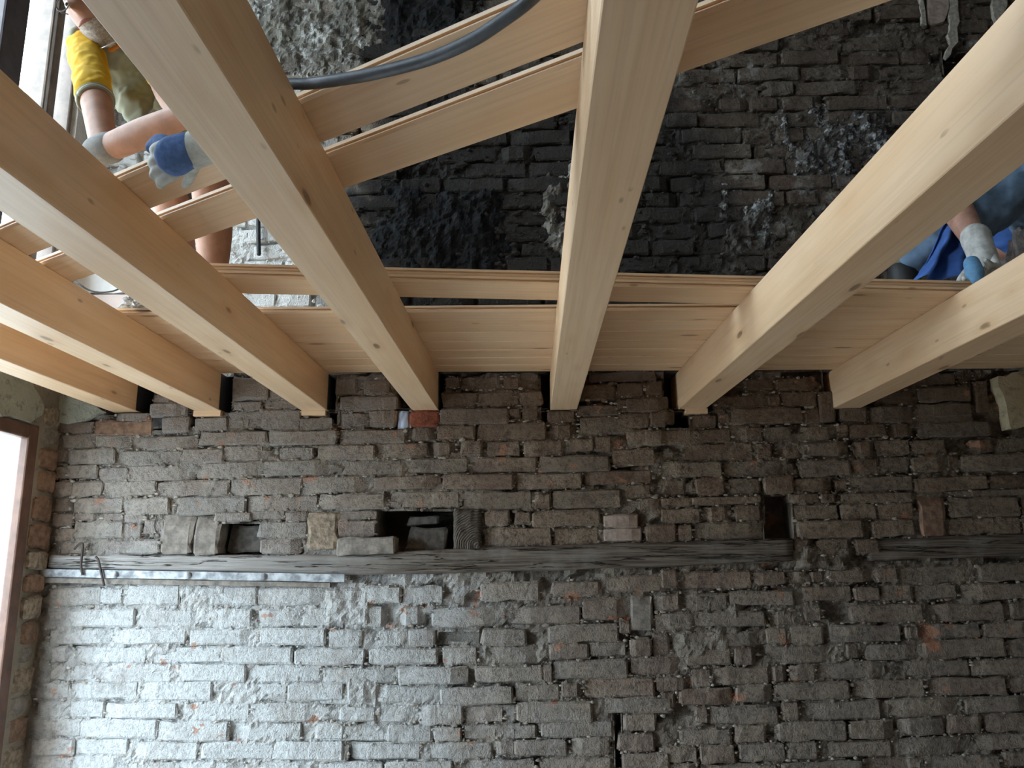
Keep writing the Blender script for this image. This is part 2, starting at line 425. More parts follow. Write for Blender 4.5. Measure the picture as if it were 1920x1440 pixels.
# ------------------------------------------------------------------ brick wall: traced bricks (crop id: x0, y0, scale)
CROPS = {'A': (0, 760, 3.0), 'B': (560, 760, 2.8235), 'C': (1240, 760, 2.8235), 'D': (0, 1080, 3.0), 'E': (600, 1080, 2.8235),
         'F': (1240, 1080, 2.8235), 'G': (560, 480, 2.8235), 'H': (1160, 480, 2.5263), 'I': (0, 400, 3.0)}
TR = {}
TR['A'] = """330,95,520,150 648,45,830,85,b 527,88,850,165,b 915,65,1050,150 850,0,1045,60 1100,70,1275,140 1285,30,1475,125 1478,20,1685,135 1690,70,1870,135
360,165,535,240 540,170,735,235 740,175,1110,245 1120,150,1500,220 1510,145,1895,220 290,250,390,320 395,245,645,330 655,255,885,335 895,255,1020,335 1030,245,1255,320
1260,225,1515,310 1570,235,1760,305 380,335,545,410 560,350,715,420 722,335,1095,420 1103,320,1480,405 1487,310,1870,390 290,345,372,415 300,430,395,505
400,430,570,510 590,425,870,510 880,425,1280,510 1298,408,1695,500 280,520,400,600 410,520,685,605 705,520,950,610 1000,515,1375,610 1380,510,1785,600
415,608,560,648 570,608,690,648 700,615,800,660 1215,605,1410,650 1415,595,1600,640 1605,600,1720,648 300,610,405,680 310,690,405,765
415,655,690,745 695,665,790,740 812,645,868,720 875,640,912,725 1460,655,1725,745 345,770,480,835 500,760,890,835 1470,750,1695,835"""
TR['B'] = """195,40,370,110 375,25,510,110 590,32,740,110,r 750,15,1110,95 1115,5,1170,70 1185,0,1290,75 1320,32,1465,90,r 1480,0,1690,50 1490,55,1855,150 1865,30,1990,100
212,130,565,200 575,115,728,185 735,105,930,175 948,90,1310,185 1335,100,1475,175 104,210,400,285 405,200,680,275 710,190,830,265 860,185,965,265 1000,190,1170,265
1195,185,1395,265 1430,180,1560,240 1565,165,1680,245 1740,135,1925,215 190,290,540,370 553,280,895,355 920,275,1260,350 1270,270,1645,350 1660,230,1890,315
20,375,390,460 400,375,755,440 765,365,1135,440 1150,360,1500,440 1510,345,1870,415 108,470,455,550 485,455,850,540 868,455,1235,550 1250,470,1330,545
1345,450,1705,540 1725,420,1865,490 215,560,415,605 985,560,1115,635 1145,565,1225,630 1240,560,1595,640 1615,580,1795,645,p 1800,490,1915,555
210,610,405,690 980,648,1340,740 1350,648,1590,740 1615,650,1815,720,p 1835,635,2000,720"""
TR['C'] = """160,50,295,115,b 300,10,360,95 370,15,750,95 755,20,840,95 1100,5,1335,90 1340,15,1650,100 0,130,190,200 195,125,370,195 420,115,540,185 545,110,690,190 745,110,895,185
930,105,990,170 995,100,1190,165 1200,95,1340,165 1360,90,1740,165 115,200,490,290 500,200,585,280 620,210,770,275 775,195,1000,265 1020,190,1130,270 1135,180,1320,260
1330,180,1510,250 1640,180,1780,250 1790,170,1990,250 0,300,320,375 330,290,690,370 730,290,1000,370 1010,280,1150,362 1155,270,1315,350 1325,270,1510,350 1520,265,1580,340
1590,258,1990,345 0,395,125,475 180,385,335,470 360,385,525,470 540,375,700,465 708,385,910,455 925,380,990,460 1000,375,1335,455 1340,378,1730,450 1740,365,1990,440
0,490,155,535 165,485,530,522 680,470,840,515 845,470,935,515 950,465,1330,512 1520,450,1990,478 0,545,210,620 220,535,380,612 390,528,525,605 700,525,940,600 950,520,1140,598
1145,517,1340,598 1520,485,1900,588 90,635,165,710 170,620,550,705 715,610,1065,698 1115,605,1345,690 1520,595,1910,680 700,712,780,770 830,708,1000,790 1030,710,1150,780
95,880,480,970 490,880,660,950 670,880,770,940 775,880,885,938 890,870,1130,935 1135,860,1250,935 1260,850,1670,940 1680,840,1990,930 0,870,85,965 1905,480,1990,590 1915,600,1990,680"""
TR['D'] = """280,70,560,160 565,70,685,155 690,50,1000,165 1030,60,1440,165 1450,65,1840,160 240,180,370,285 380,190,755,285 790,190,1170,285 1195,190,1410,290 1450,190,1685,280 1700,185,1860,285
280,300,620,385 640,295,1045,380 1070,300,1450,385 1465,295,1830,385 1850,310,1930,400 260,400,405,485 418,400,820,490 840,400,1235,490 1245,400,1640,490 1660,410,1930,500
250,495,395,590 400,500,555,590 570,505,955,600 980,500,1380,595 1390,500,1800,600 1815,510,1930,600 220,600,385,690 390,600,770,690 778,600,1190,700 1205,605,1610,700 1625,605,1930,700
200,700,390,795 400,700,580,795 590,715,995,800 1005,715,1400,815 1410,720,1820,820 200,805,450,905 458,805,880,910 890,820,1280,930 1300,825,1690,930 1780,825,1930,920
180,915,410,1010 420,920,715,1005 725,935,1110,1035 1140,935,1530,1030 1545,935,1930,1035 160,1015,400,1110 410,1015,715,1110 725,1045,970,1140 980,1045,1370,1140 1380,1045,1780,1140
170,1120,560,1210 570,1120,960,1210 980,1150,1370,1240 1390,1150,1780,1240 1795,1050,1960,1140"""
TR['E'] = """220,55,425,140 435,55,650,145 850,35,1160,130 1230,30,1480,105 1515,0,1890,80 240,165,350,270 420,165,550,260 590,170,960,265 1020,160,1380,255 1390,120,1635,230
1770,100,1920,190 50,285,215,380 310,290,465,375 470,280,605,375 860,280,1090,365 1210,260,1580,350 1585,240,1640,300 1775,200,1900,290 0,385,235,470 260,385,620,465
650,375,830,465 870,370,1165,465 1215,355,1420,435 1430,348,1620,420 1640,330,1750,420 1760,300,1850,420 15,490,400,570 415,485,790,570 820,480,1180,560 1185,470,1228,560
1240,445,1630,545 1645,430,1930,520 0,590,240,680 260,585,620,670 640,590,1020,680 1040,570,1270,660 1280,570,1390,640 1400,540,1770,640 1780,535,1930,610 110,695,290,765
320,690,515,775 525,688,755,785 770,690,970,775 1040,668,1440,770 1510,645,1860,725 0,790,340,875 360,790,590,880 600,800,750,870 765,790,1145,865 1170,768,1550,855
1610,730,1780,820 160,885,530,970 550,880,910,970 935,870,1025,945 1030,870,1310,950 1330,855,1535,945 1580,835,1770,925 0,895,140,980 0,990,330,1075
345,985,700,1075 760,975,1140,1060 1165,965,1545,1060 1600,940,1850,1030 0,1085,350,1170 360,1085,750,1170 765,1075,1140,1160 1160,1075,1540,1160 1560,1045,1900,1130"""
TR['F'] = """0,100,120,180 130,95,350,175 360,80,700,150 750,55,1010,130 1020,60,1155,125 1165,45,1330,130 1340,45,1570,120 1590,40,1990,120 0,195,160,280 170,190,550,265 575,185,735,260 755,150,850,240
1000,150,1390,240 1410,150,1820,235 1845,140,1990,225 140,290,275,375 285,300,530,370 555,275,665,360 680,265,860,360 890,260,1270,345 1290,270,1380,330 1390,255,1690,325 1700,245,1990,325
130,385,370,470 385,380,510,470 555,370,950,460 960,355,1070,440 1080,360,1370,440 1385,340,1820,430 1830,335,1990,425 160,490,265,590 275,485,570,570 575,475,670,560 680,470,815,555 825,455,1220,545
1240,445,1640,530 1650,440,1990,525 95,600,380,680 395,580,595,665 605,565,1000,655 1015,550,1400,640 1415,540,1830,625 1840,535,1990,615 0,620,85,700 180,690,245,770 255,690,620,780 640,670,730,760 760,660,1165,760
1185,648,1590,740 1605,640,1990,718 100,810,370,890 390,785,550,880 615,775,980,870 990,770,1240,860 1250,752,1500,840 1510,740,1690,830 1710,730,1990,820 0,905,190,985 205,895,390,985 410,885,660,975 665,880,830,970
840,875,1225,958 1240,855,1650,945 1665,835,1990,915 0,1000,200,1080 210,1000,620,1080 640,985,1070,1065 1080,965,1400,1050 1410,955,1800,1035 1815,930,1990,1010 0,1095,380,1170 395,1090,780,1165 795,1080,1180,1155 1195,1065,1580,1140 1595,1050,1990,1125"""
TR['G'] = """195,655,335,735 345,660,470,730 225,742,520,815 760,722,945,795 955,720,1165,795 1172,718,1290,795 860,640,1080,700 1085,645,1190,700 780,645,850,690 1480,680,1680,760 1690,672,1825,742 1840,670,1925,735 1535,615,1890,662 1735,752,1960,825"""
TR['H'] = """125,595,205,655 0,678,215,735 0,745,145,812 150,738,225,808 465,660,700,730 600,585,735,630 745,580,940,635 710,655,765,710 770,642,938,710 480,735,525,800 1420,620,1670,690 1420,700,1670,762 1260,640,1400,700 1400,560,1600,612 1615,550,1675,590"""
TR['I'] = """1315,925,1505,1045 1510,990,1600,1050 1315,1060,1470,1105 1475,1055,1650,1095 850,1070,1045,1140 870,1020,950,1062 1650,1000,1690,1090"""
UPRIGHT = [('H', 945, 640, 1030, 790, 'brick'), ('H', 1680, 590, 1760, 745, 'brick'), ('C', 1355, 480, 1510, 690, 'brownbrick'), ('E', 1640, 100, 1765, 285, 'stone_grey'),
           ('A', 915, 620, 1075, 835, 'stone_grey'), ('A', 1100, 640, 1225, 840, 'stone_grey'), ('A', 1740, 600, 1895, 815, 'stone'), ('C', 945, 10, 1090, 85, 'brick')]
# pockets in the wall: photo rectangles, depth
HOLES = [(408, 980, 488, 1041, 0.16), (708, 956, 851, 1036, 0.24), (1431, 930, 1488, 1010, 0.13),
         (205, 690, 282, 776, 0.22), (345, 690, 431, 772, 0.22), (560, 690, 629, 770, 0.22), (742, 690, 832, 768, 0.22), (1012, 690, 1098, 768, 0.22),
         (1246, 690, 1336, 768, 0.22), (1246, 768, 1293, 803, 0.2), (1544, 690, 1640, 762, 0.22), (742, 768, 768, 806, 0.22), (284, 776, 304, 806, 0.2),
         (345, 772, 365, 800, 0.15), (1013, 768, 1027, 790, 0.15), (618, 770, 634, 796, 0.15),
         (622, 1114, 640, 1176, 0.03), (820, 1182, 896, 1206, 0.03), (1150, 1340, 1166, 1440, 0.09), (1570, 955, 1584, 1000, 0.06)]
def wrect(x0, y0, x1, y1):
    a = onY(x0, y0); b = onY(x1, y1); c = onY((x0 + x1) / 2, y0); d = onY((x0 + x1) / 2, y1)
    return min(a.x, b.x), max(a.x, b.x), d.z, c.z
holes_w = [(*wrect(h[0], h[1], h[2], h[3]), h[4]) for h in HOLES]

def brick_variant(seed, lx, lz, name, m_, nx=7, nz_=4, chip=1.0):
    rnd = random.Random(seed)
    r = 0.006
    us = [-lx/2, -lx/2 + r] + [(-lx/2 + r) + (lx - 2*r) * i / (nx - 3) for i in range(1, nx - 3)] + [lx/2 - r, lx/2]
    vs = [-lz/2, -lz/2 + r] + [(-lz/2 + r) + (lz - 2*r) * i / (nz_ - 3) for i in range(1, nz_ - 3)] + [lz/2 - r, lz/2]
    ns = rnd.random() * 100
    cut = {(i, j): rnd.random() ** 3 * 0.020 * chip for i in (0, 1) for j in (0, 1)}
    V = []; idx = {}
    for j, v in enumerate(vs):
        for i, u in enumerate(us):
            ei = min(i, nx - 1 - i); ej = min(j, nz_ - 1 - j)
            y = 0.0045 * fbm(u * 22 + ns, v * 22, 3.0, 2)
            x, z = u, v
            if ei == 0 or ej == 0:
                y += 0.0035 + 0.004 * rnd.random()
                x += 0.0075 * fbm(u * 30 + ns, v * 30, 7.1, 2); z += 0.0065 * fbm(u * 25, v * 30 + ns, 1.7, 2)
            if ei == 0 and ej == 0:
                k = 0.004 + cut[(int(i > 0), int(j > 0))] * 0.8
                x -= math.copysign(k, u); z -= math.copysign(k * 0.7, v); y += 0.006
            elif ei <= 1 and ej <= 1:
                y += cut[(int(i > nx/2), int(j > nz_/2))]
            idx[(i, j)] = len(V); V.append((x, y, z))
    Fc = [(idx[(i, j)], idx[(i+1, j)], idx[(i+1, j+1)], idx[(i, j+1)]) for j in range(nz_ - 1) for i in range(nx - 1)]
    rim = [(i, 0) for i in range(nx)] + [(nx-1, j) for j in range(1, nz_)] + [(i, nz_-1) for i in range(nx-2, -1, -1)] + [(0, j) for j in range(nz_-2, 0, -1)]
    n0 = len(V)
    for q in rim:
        x, y, z = V[idx[q]]; V.append((x * 0.99, 0.09, z * 0.99))
    for k in range(len(rim)):
        k2 = (k + 1) % len(rim)
        Fc.append((idx[rim[k2]], idx[rim[k]], n0 + k, n0 + k2))
    me = bpy.data.meshes.new(name); me.from_pydata(V, [], Fc); me.materials.append(m_)
    me.update()
    return me
CLS = ((0.235, 0.056), (0.15, 0.056), (0.09, 0.056))
def family(mk, n=8, tagn='brick'):
    return [[brick_variant(hash((mk, c, i)) % 9999 if False else (c * 100 + i * 7 + len(mk) * 31), a, b, tagn, M[mk]) for i in range(n)] for c, (a, b) in enumerate(CLS)]
FAM = {k: family(k, 9 if k in ('brick', 'brick_up') else 2) for k in ('brick', 'brick_up', 'redbrick', 'brownbrick', 'pinkbrick', 'greybrick', 'stone', 'stone_grey')}
def place_brick(parent, cx, cz, lx, lz, mk='brick', rot=0.0, proud=None, Y=D, name='brick'):
    up = lz > lx
    a, b_ = (lz, lx) if up else (lx, lz)
    c = 0 if a > 0.185 else (1 if a > 0.115 else 2)
    me = random.choice(FAM[mk][c])
    o = bpy.data.objects.new(name, me); col.objects.link(o)
    o.parent = parent
    o.location = (cx, Y + (random.uniform(-0.009, 0.006) if proud is None else -proud), cz)
    o.scale = (a / CLS[c][0] * random.choice((1, 1, -1)), 1, b_ / CLS[c][1])
    if o.scale.x < 0: o.scale.x *= -1
    o.rotation_euler = (random.uniform(-0.02, 0.02), rot + (math.pi / 2 if up else 0) + random.uniform(-0.014, 0.014), random.uniform(-0.025, 0.025))
    return o

def mortar_grid(name, x0, x1, z0, z1, step, holes, m_, amp=0.012, rec=0.0085, seed=0.0, zfine=None):
    nx = int((x1 - x0) / step); nzz = int((z1 - z0) / step)
    V = []; Fc = []
    for j in range(nzz + 1):
        z = z0 + (z1 - z0) * j / nzz
        for i in range(nx + 1):
            x = x0 + (x1 - x0) * i / nx
            h = amp * (0.6 * fbm(x * 20, z * 20, seed, 3) + 0.5 * fbm(x * 60, z * 60, seed + 4, 2))
            deep = max(0.0, min(1.0, (fbm(x * 6.3, z * 13.0, seed + 31, 3) - 0.02) * 3.5)) * 0.026
            wash = max(0.0, min(1.0, (-0.45 - x) / 0.5)) * max(0.0, min(1.0, (1.60 - z) / 0.1)) if rec < 0.0089 else 0.0
            deep = deep * (1 - 0.55 * wash) - 0.0045 * wash
            V.append((x, D + rec - h + deep, z))
    # snap grid lines to hole edges is not needed: pockets overlap the ragged rim
    def inside(x, z):
        return any(h[0] < x < h[1] and h[2] < z < h[3] for h in holes)
    W = nx + 1
    for j in range(nzz):
        zc = z0 + (z1 - z0) * (j + 0.5) / nzz
        for i in range(nx):
            xc = x0 + (x1 - x0) * (i + 0.5) / nx
            if holes and inside(xc, zc): continue
            Fc.append((j*W + i, j*W + i + 1, (j+1)*W + i + 1, (j+1)*W + i))
    # pockets behind the holes
    for (a, b, c, d, dep) in holes:
        n = len(V); y0 = D + 0.004; y1 = D + dep; e = 0.004
        a -= e; b += e; c -= e; d += e
        V += [(a,y0,c),(b,y0,c),(b,y0,d),(a,y0,d),(a,y1,c),(b,y1,c),(b,y1,d),(a,y1,d)]
        Fc += [(n,n+1,n+5,n+4),(n+1,n+2,n+6,n+5),(n+2,n+3,n+7,n+6),(n+3,n,n+4,n+7),(n+4,n+5,n+6,n+7)]
    o = mesh(name, V, Fc, m_)
    return o
# the strip behind the lintels is recessed too, so timber sits in it
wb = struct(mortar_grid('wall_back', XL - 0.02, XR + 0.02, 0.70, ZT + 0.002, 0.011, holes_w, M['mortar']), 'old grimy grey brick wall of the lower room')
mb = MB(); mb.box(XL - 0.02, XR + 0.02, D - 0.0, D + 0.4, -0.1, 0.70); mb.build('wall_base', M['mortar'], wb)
mb = MB(); mb.box(XL - 0.3, XR + 0.3, D + 0.40, D + 0.5, -0.1, ZC); mb.build('wall_core', M['mortar'], wb)

todo = []
for k, s in TR.items():
    cx0, cy0, sc_ = CROPS[k]
    for q in s.split():
        p = q.split(',')
        x0, y0, x1, y1 = [float(t) for t in p[:4]]
        mk = {'r': 'redbrick', 'b': 'brownbrick', 'p': 'pinkbrick'}.get(p[4] if len(p) > 4 else '', 'brick')
        a, b_, c_, d_ = wrect(cx0 + x0/sc_, cy0 + y0/sc_, cx0 + x1/sc_, cy0 + y1/sc_)
        todo.append((a, b_, c_, d_, mk))
todo.sort(key=lambda t: -(t[1]-t[0]) * (t[3]-t[2]))
rest = []
n_b = 0
for (a, b_, c_, d_, mk) in todo:
    slope = 0.012 + 0.012 * max(0, (a + 0.3))
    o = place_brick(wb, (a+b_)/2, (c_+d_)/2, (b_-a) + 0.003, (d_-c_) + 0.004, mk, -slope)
    if mk == 'redbrick': o['label'] = 'clean red packing brick under a joist'
    n_b += 1
    if n_b > 300: rest.append(o)
for (k, x0, y0, x1, y1, mk) in UPRIGHT:
    cx0, cy0, sc_ = CROPS[k]
    a, b_, c_, d_ = wrect(cx0 + x0/sc_, cy0 + y0/sc_, cx0 + x1/sc_, cy0 + y1/sc_)
    o = place_brick(wb, (a+b_)/2, (c_+d_)/2, b_-a, d_-c_, mk, 0.03, 0.006, name='stone' if 'stone' in mk else 'brick')
def join_stuff(objs, name, m_, parent):
    """the smallest pieces past the limit become one mesh"""
    V = []; Fc = []
    for o in objs:
        mw = Matrix.LocRotScale(o.location, o.rotation_euler, o.scale)
        n = len(V); V += [tuple(mw @ v.co) for v in o.data.vertices]
        Fc += [tuple(i + n for i in p.vertices) for p in o.data.polygons]
        bpy.data.objects.remove(o)
    r = mesh(name, V, Fc, m_, None, False); r.parent = parent; r['kind'] = 'stuff'
    return r
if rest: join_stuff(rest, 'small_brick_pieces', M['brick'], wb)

# mortar crumbs and lumps along the joints
def crumbs(name, n, box, m_, parent, seed, holes=(), rmin=0.003, rmax=0.010, rects=None):
    rnd = random.Random(seed); mb = MB()
    bm = bmesh.new(); bmesh.ops.create_icosphere(bm, subdivisions=1, radius=1.0)
    ico_v = [v.co.copy() for v in bm.verts]; ico_f = [tuple(v.index for v in f.verts) for f in bm.faces]; bm.free()
    x0, x1, z0, z1 = box
    for _ in range(n):
        x = rnd.uniform(x0, x1); z = rnd.uniform(z0, z1)
        if rects:      # along the joints round a brick
            q = rnd.choice(rects); e = rnd.uniform(0.001, 0.009)
            if rnd.random() < 0.75: x = rnd.uniform(q[0], q[1]); z = q[2] - e if rnd.random() < 0.5 else q[3] + e
            else: z = rnd.uniform(q[2], q[3]); x = q[0] - e if rnd.random() < 0.5 else q[1] + e
            if not (x0 < x < x1): continue
        if any(h[0] < x < h[1] and h[2] < z < h[3] for h in holes): continue
        r = rmin + (rmax - rmin) * rnd.random() ** 3
        s = Vector((rnd.uniform(0.8, 1.9), rnd.uniform(0.6, 1.0), rnd.uniform(0.6, 1.1)))
        y = D + rnd.uniform(-0.002, 0.010)
        ph = rnd.random() * 50
        mb.add([(x + v.x*r*s.x*(1+0.5*fbm(v.x*2+ph, v.y*2, v.z*2, 1)), y + v.y*r*s.y, z + v.z*r*s.z*(1+0.5*fbm(v.x*2, v.y*2+ph, v.z*2, 1))) for v in ico_v], ico_f)
    o = mb.build(name, m_, None, False); o.parent = parent; o['kind'] = 'stuff'
    return o
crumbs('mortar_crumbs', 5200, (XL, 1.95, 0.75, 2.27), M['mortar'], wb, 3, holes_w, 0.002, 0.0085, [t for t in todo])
crumbs('pale_mortar_crumbs', 3000, (XL, 1.95, 0.75, 2.27), M['palemortar'], wb, 8, holes_w, 0.002, 0.0075, [t for t in todo])

# ------------------------------------------------------------------ upper wall (same plane, above the deck)
holes_u = [(*wrect(1768, 95, 1826, 146), 0.1)]
wu = struct(mortar_grid('wall_back_upper', XL - 0.02, XR + 0.02, ZT, ZC, 0.014, holes_u, M['mortar_up'], 0.018, 0.012, 9.0), 'soot-blackened brick wall of the upper storey')
ups = []
z = ZT + 0.03; row = 0
rnd = random.Random(21)
while z < ZC - 0.05:
    x = XL - rnd.random() * 0.2
    hgt = 0.058 + rnd.uniform(-0.003, 0.003)
    while x < XR:
        ln = rnd.choice((0.235, 0.24, 0.225, 0.12, 0.235, 0.16, 0.11))
        x2 = min(x + ln, XR + 0.05)
        if x2 - max(x, XL) > 0.04:
            a = max(x, XL)
            hu = holes_u[0]
            if rnd.random() > 0.03 and not (a < hu[1] and x2 > hu[0] and hu[2] - 0.02 < z < hu[3] + 0.02):
                vis = 1.0 if (2.62 < z < 3.95 and a < 2.0) else 0.1
                ups.append((vis, a, x2, z))
        x = x2 + rnd.uniform(0.008, 0.016)
    z += 0.0655 + rnd.uniform(-0.002, 0.002); row += 1
ups.sort(key=lambda t: -(t[0] * (t[2] - t[1])))
rest = []
for i, (v, a, b_, zc) in enumerate(ups):
    o = place_brick(wu, (a+b_)/2, zc, b_-a, 0.058, 'brick_up', -0.01 + 0.01 * math.sin(a * 3))
    o.location.y += rnd.uniform(-0.004, 0.012)
    if i >= 300: rest.append(o)
join_stuff(rest, 'further_bricks', M['brick_up'], wu)
crumbs('mortar_crumbs', 4200, (XL, XR, 2.5, 3.95), M['mortar_up'], wu, 5, (), 0.003, 0.014)

# ------------------------------------------------------------------ joists
JO = [  # far x, slope, label
    (-1.525, 0.0, 'pale spruce joist nearest the left wall, beside the plaster'),
    (-1.2095, 0.0, 'second spruce joist from the left wall'),
    (-0.814, -0.001, 'third spruce joist from the left wall, in front of the stooping worker'),
    (-0.405, 0.001, 'fourth spruce joist from the left wall, where the grey hose hangs'),
    (0.105, -0.006, 'middle spruce joist running straight overhead'),
    (0.574, -0.0385, 'spruce joist with knotted bright side, second from the right'),
    (1.131, -0.0257, 'rightmost spruce joist, in front of the kneeling worker')]
JW = 0.098
def beam_mesh(name, ln, wd, ht, m_, bev=0.0018):
    bm = bmesh.new(); bmesh.ops.create_cube(bm, size=1.0)
    bmesh.ops.scale(bm, vec=(ln, wd, ht), verts=bm.verts)
    bmesh.ops.bevel(bm, geom=[e for e in bm.edges if abs((e.verts[0].co - e.verts[1].co).normalized().x) > 0.9], offset=bev, segments=1, affect='EDGES')
    me = bpy.data.meshes.new(name); bm.to_mesh(me); bm.free(); me.materials.append(m_)
    return me
for i, (x, s, lab) in enumerate(JO):
    y0, y1 = YF + 0.02, D + 0.13
    ln = (y1 - y0) * math.sqrt(1 + s*s)
    o = link('joist', beam_mesh('joist', ln, JW, ZT - ZB, M['joist']))
    ym = (y0 + y1) / 2
    o.location = (x + s * (ym - 3.08), ym, (ZB + ZT) / 2)
    o.rotation_euler = (0, 0, math.atan2(1, s))
    tag(o, lab, 'joist', 'spruce joists')
    if i < 4:   # dark membrane folded round the end in the pocket
        mb = MB(); xr = x + JW / 2
        mb.box(xr + 0.0008, xr + 0.003, D - (0.015 if i != 1 else 0.03), D + 0.125, ZB + 0.002, ZT - 0.004)
        e = mb.build('end_wrap', M['film']); e.parent = o
        e.matrix_parent_inverse = o.matrix_basis.inverted()
        e['label'] = 'dark membrane on the joist end'
# shims
for (x0, y0, x1, y1, lab) in ((365, 772, 415, 782, 'thin pale wooden shim under the second joist from the left'), (567, 769.5, 611, 779, 'thin pale wooden shim under the third joist from the left'),
                              (1285, 765.5, 1326, 775, 'thin wooden shim under the second joist from the right')):
    a, b_, c_, d_ = wrect(x0, y0, x1, y1)
    mb = MB(); mb.box(a, b_, D - 0.012, D + 0.10, ZB - (d_ - c_), ZB - 0.0004)
    tag(mb.build('wooden_shim', M['board']), lab, 'shim', 'shims under the joists')

# ------------------------------------------------------------------ boards
def board_mesh(name, ln, wd, m_, t=TB):
    """tongue and groove board along local x; groove on the near (-y) edge, tongue on the far edge"""
    g = 0.0055
    prof = [(0.005, 0), (0, 0.0048), (0, 0.0062), (g, 0.0062), (g, 0.0118), (0, 0.0118), (0, t), (wd, t), (wd, 0.0112), (wd + 0.005, 0.0112), (wd + 0.005, 0.0068), (wd, 0.0068), (wd, 0.0048), (wd - 0.005, 0)]
    n = len(prof); V = []
    for x in (-ln/2, ln/2): V += [(x, p[0], p[1]) for p in prof]
    Fc = [(i, (i+1) % n, n + (i+1) % n, n + i)[::-1] for i in range(n)]
    Fc += [tuple(range(n)), tuple(range(2*n - 1, n - 1, -1))]
    me = bpy.data.meshes.new(name); me.from_pydata(V, [], Fc); me.materials.append(m_)
    bm = bmesh.new(); bm.from_mesh(me); bmesh.ops.recalc_face_normals(bm, faces=bm.faces); bm.to_mesh(me); bm.free()
    return me
deck = empty('floor_upper', (0, 2.7, ZT)); struct(deck, 'new pale board floor laid along the wall on the joists')
nb = 7; y_edge = 2.311; wd = (3.082 - y_edge) / nb
for i in range(nb):
    o = link('floor_board', board_mesh('floor_board', XR - XL - 0.02, wd - 0.0012, M['board']))
    o.location = ((XR + XL) / 2, y_edge + i * wd, ZT + 0.0003)
    attach(o, deck)
def loose(p0, p1, wd, zlow, label, ext0=0.0, ext1=0.0, name='loose_board', tilt=0.0):
    """p0, p1: two points of the near lower edge"""
    a = Vector((p0[0], p0[1], 0)); b = Vector((p1[0], p1[1], 0)); d = (b - a).normalized()
    a = a - d * ext0; b = b + d * ext1
    o = link(name, board_mesh(name, (b - a).length, wd, M['board']))
    mid = (a + b) / 2
    o.location = (mid.x, mid.y, zlow + 0.0003)
    o.rotation_euler = (tilt, 0, math.atan2(d.y, d.x))
    return tag(o, label, 'board', 'loose boards across the joists')
loose((-1.153, 1.889), (0.208, 1.0), 0.115, ZT, 'loose diagonal board farther from the viewer, crossing under the gloved hands', 0.55, 1.0)
loose((-1.139, 1.694), (-0.029, 0.982), 0.113, ZT, 'loose diagonal board nearer the viewer, below the grey hose', 0.42, 1.2)
loose((-0.77, 2.002), (1.128, 2.187), 0.135, ZT, 'lower board of the stack lying across the joists near the deck edge', 0.11, 0.75)
loose((-0.77, 2.004), (1.128, 2.189), 0.135, ZT + TB + 0.0006, 'upper board of the stack lying across the joists near the deck edge', 0.09, 0.75)

# ------------------------------------------------------------------ hose and cables
pts = [(-0.43, 1.20, ZT + 0.0095), onZ(530, 160, ZT + 0.0095), onY(578, 157, 1.145), onY(620, 152, 1.115), onY(700, 138, 1.065), onY(800, 112, 1.015), onY(880, 78, 0.965), onY(940, 40, 0.93), onY(1000, -6, 0.90), onZ(1075, -80, ZT + 0.012), (0.12, 0.86, ZT + 0.0095), (0.22, 0.80, ZT + 0.0095)]
mb = MB(); mb.tube(catmull(pts, 6), 0.0088, 12)
tag(mb.build('hose', M['hose'], None, True), 'dark grey flexible hose drooping over the diagonal boards', 'hose')

# ------------------------------------------------------------------ old lintel timbers, strap, nails
def timber(name, top, bot, y_front, dep, label, seed):
    """irregular weathered timber: front outline given by top and bottom edge points (x, z)"""
    n = 90; mrows = 9
    def interp(pp, x):
        for (x0, z0), (x1, z1) in zip(pp[:-1], pp[1:]):
            if x <= x1: return z0 + (z1 - z0) * max(0, (x - x0)) / (x1 - x0)
        return pp[-1][1]
    xa, xb = top[0][0], top[-1][0]
    V = []; Fc = []
    for j in range(mrows + 1):
        t = j / mrows
        for i in range(n + 1):
            x = xa + (xb - xa) * i / n
            zt_, zb_ = interp(top, x), interp(bot, x)
            zz = zb_ + (zt_ - zb_) * t
            e = 0.010 if j in (0, mrows) else 0.0
            crack = 0.016 * max(0, 1 - abs(t - 0.52 - 0.10 * fbm(x * 1.3, seed, 0.3, 2)) / 0.06)
            y = y_front + e + crack - 0.006 * fbm(x * 3, zz * 45, seed, 3)
            V.append((x, y, zz + (0.005 * fbm(x * 7, seed, t, 2) if j in (0, mrows) else 0)))
    W = n + 1
    for j in range(mrows):
        for i in range(n): Fc.append((j*W+i, j*W+i+1, (j+1)*W+i+1, (j+1)*W+i))
    k = len(V)
    rim = list(range(0, W)) + [j*W + n for j in range(1, mrows + 1)] + [mrows*W + i for i in range(n - 1, -1, -1)] + [j*W for j in range(mrows - 1, 0, -1)]
    for r in rim: V.append((V[r][0], y_front + dep, V[r][2]))
    for q in range(len(rim)):
        q2 = (q + 1) % len(rim); Fc.append((rim[q2], rim[q], k + q, k + q2))
    Fc.append(tuple(k + q for q in range(len(rim))))
    return tag(mesh(name, V, Fc, M['oldwood'], None, True), label, 'beam', 'old timbers built into the brick wall')
def XZ(px): return [(onY(x, y).x, onY(x, y).z) for x, y in px]
timber('old_timber', XZ([(96, 1041), (420, 1042), (640, 1041), (850, 1029), (1240, 1016), (1484, 1009)]), XZ([(96, 1066), (420, 1072), (640, 1078), (850, 1075), (1240, 1063), (1484, 1052)]), D - 0.012, 0.09, 'long grey weathered timber built into the brick wall below the wall holes', 2.0)
timber('old_timber', XZ([(1628, 1012), (1800, 1004), (1960, 999)]), XZ([(1632, 1052), (1800, 1046), (1960, 1042)]), D - 0.004, 0.09, 'short dark weathered timber built into the wall at the right', 5.0)
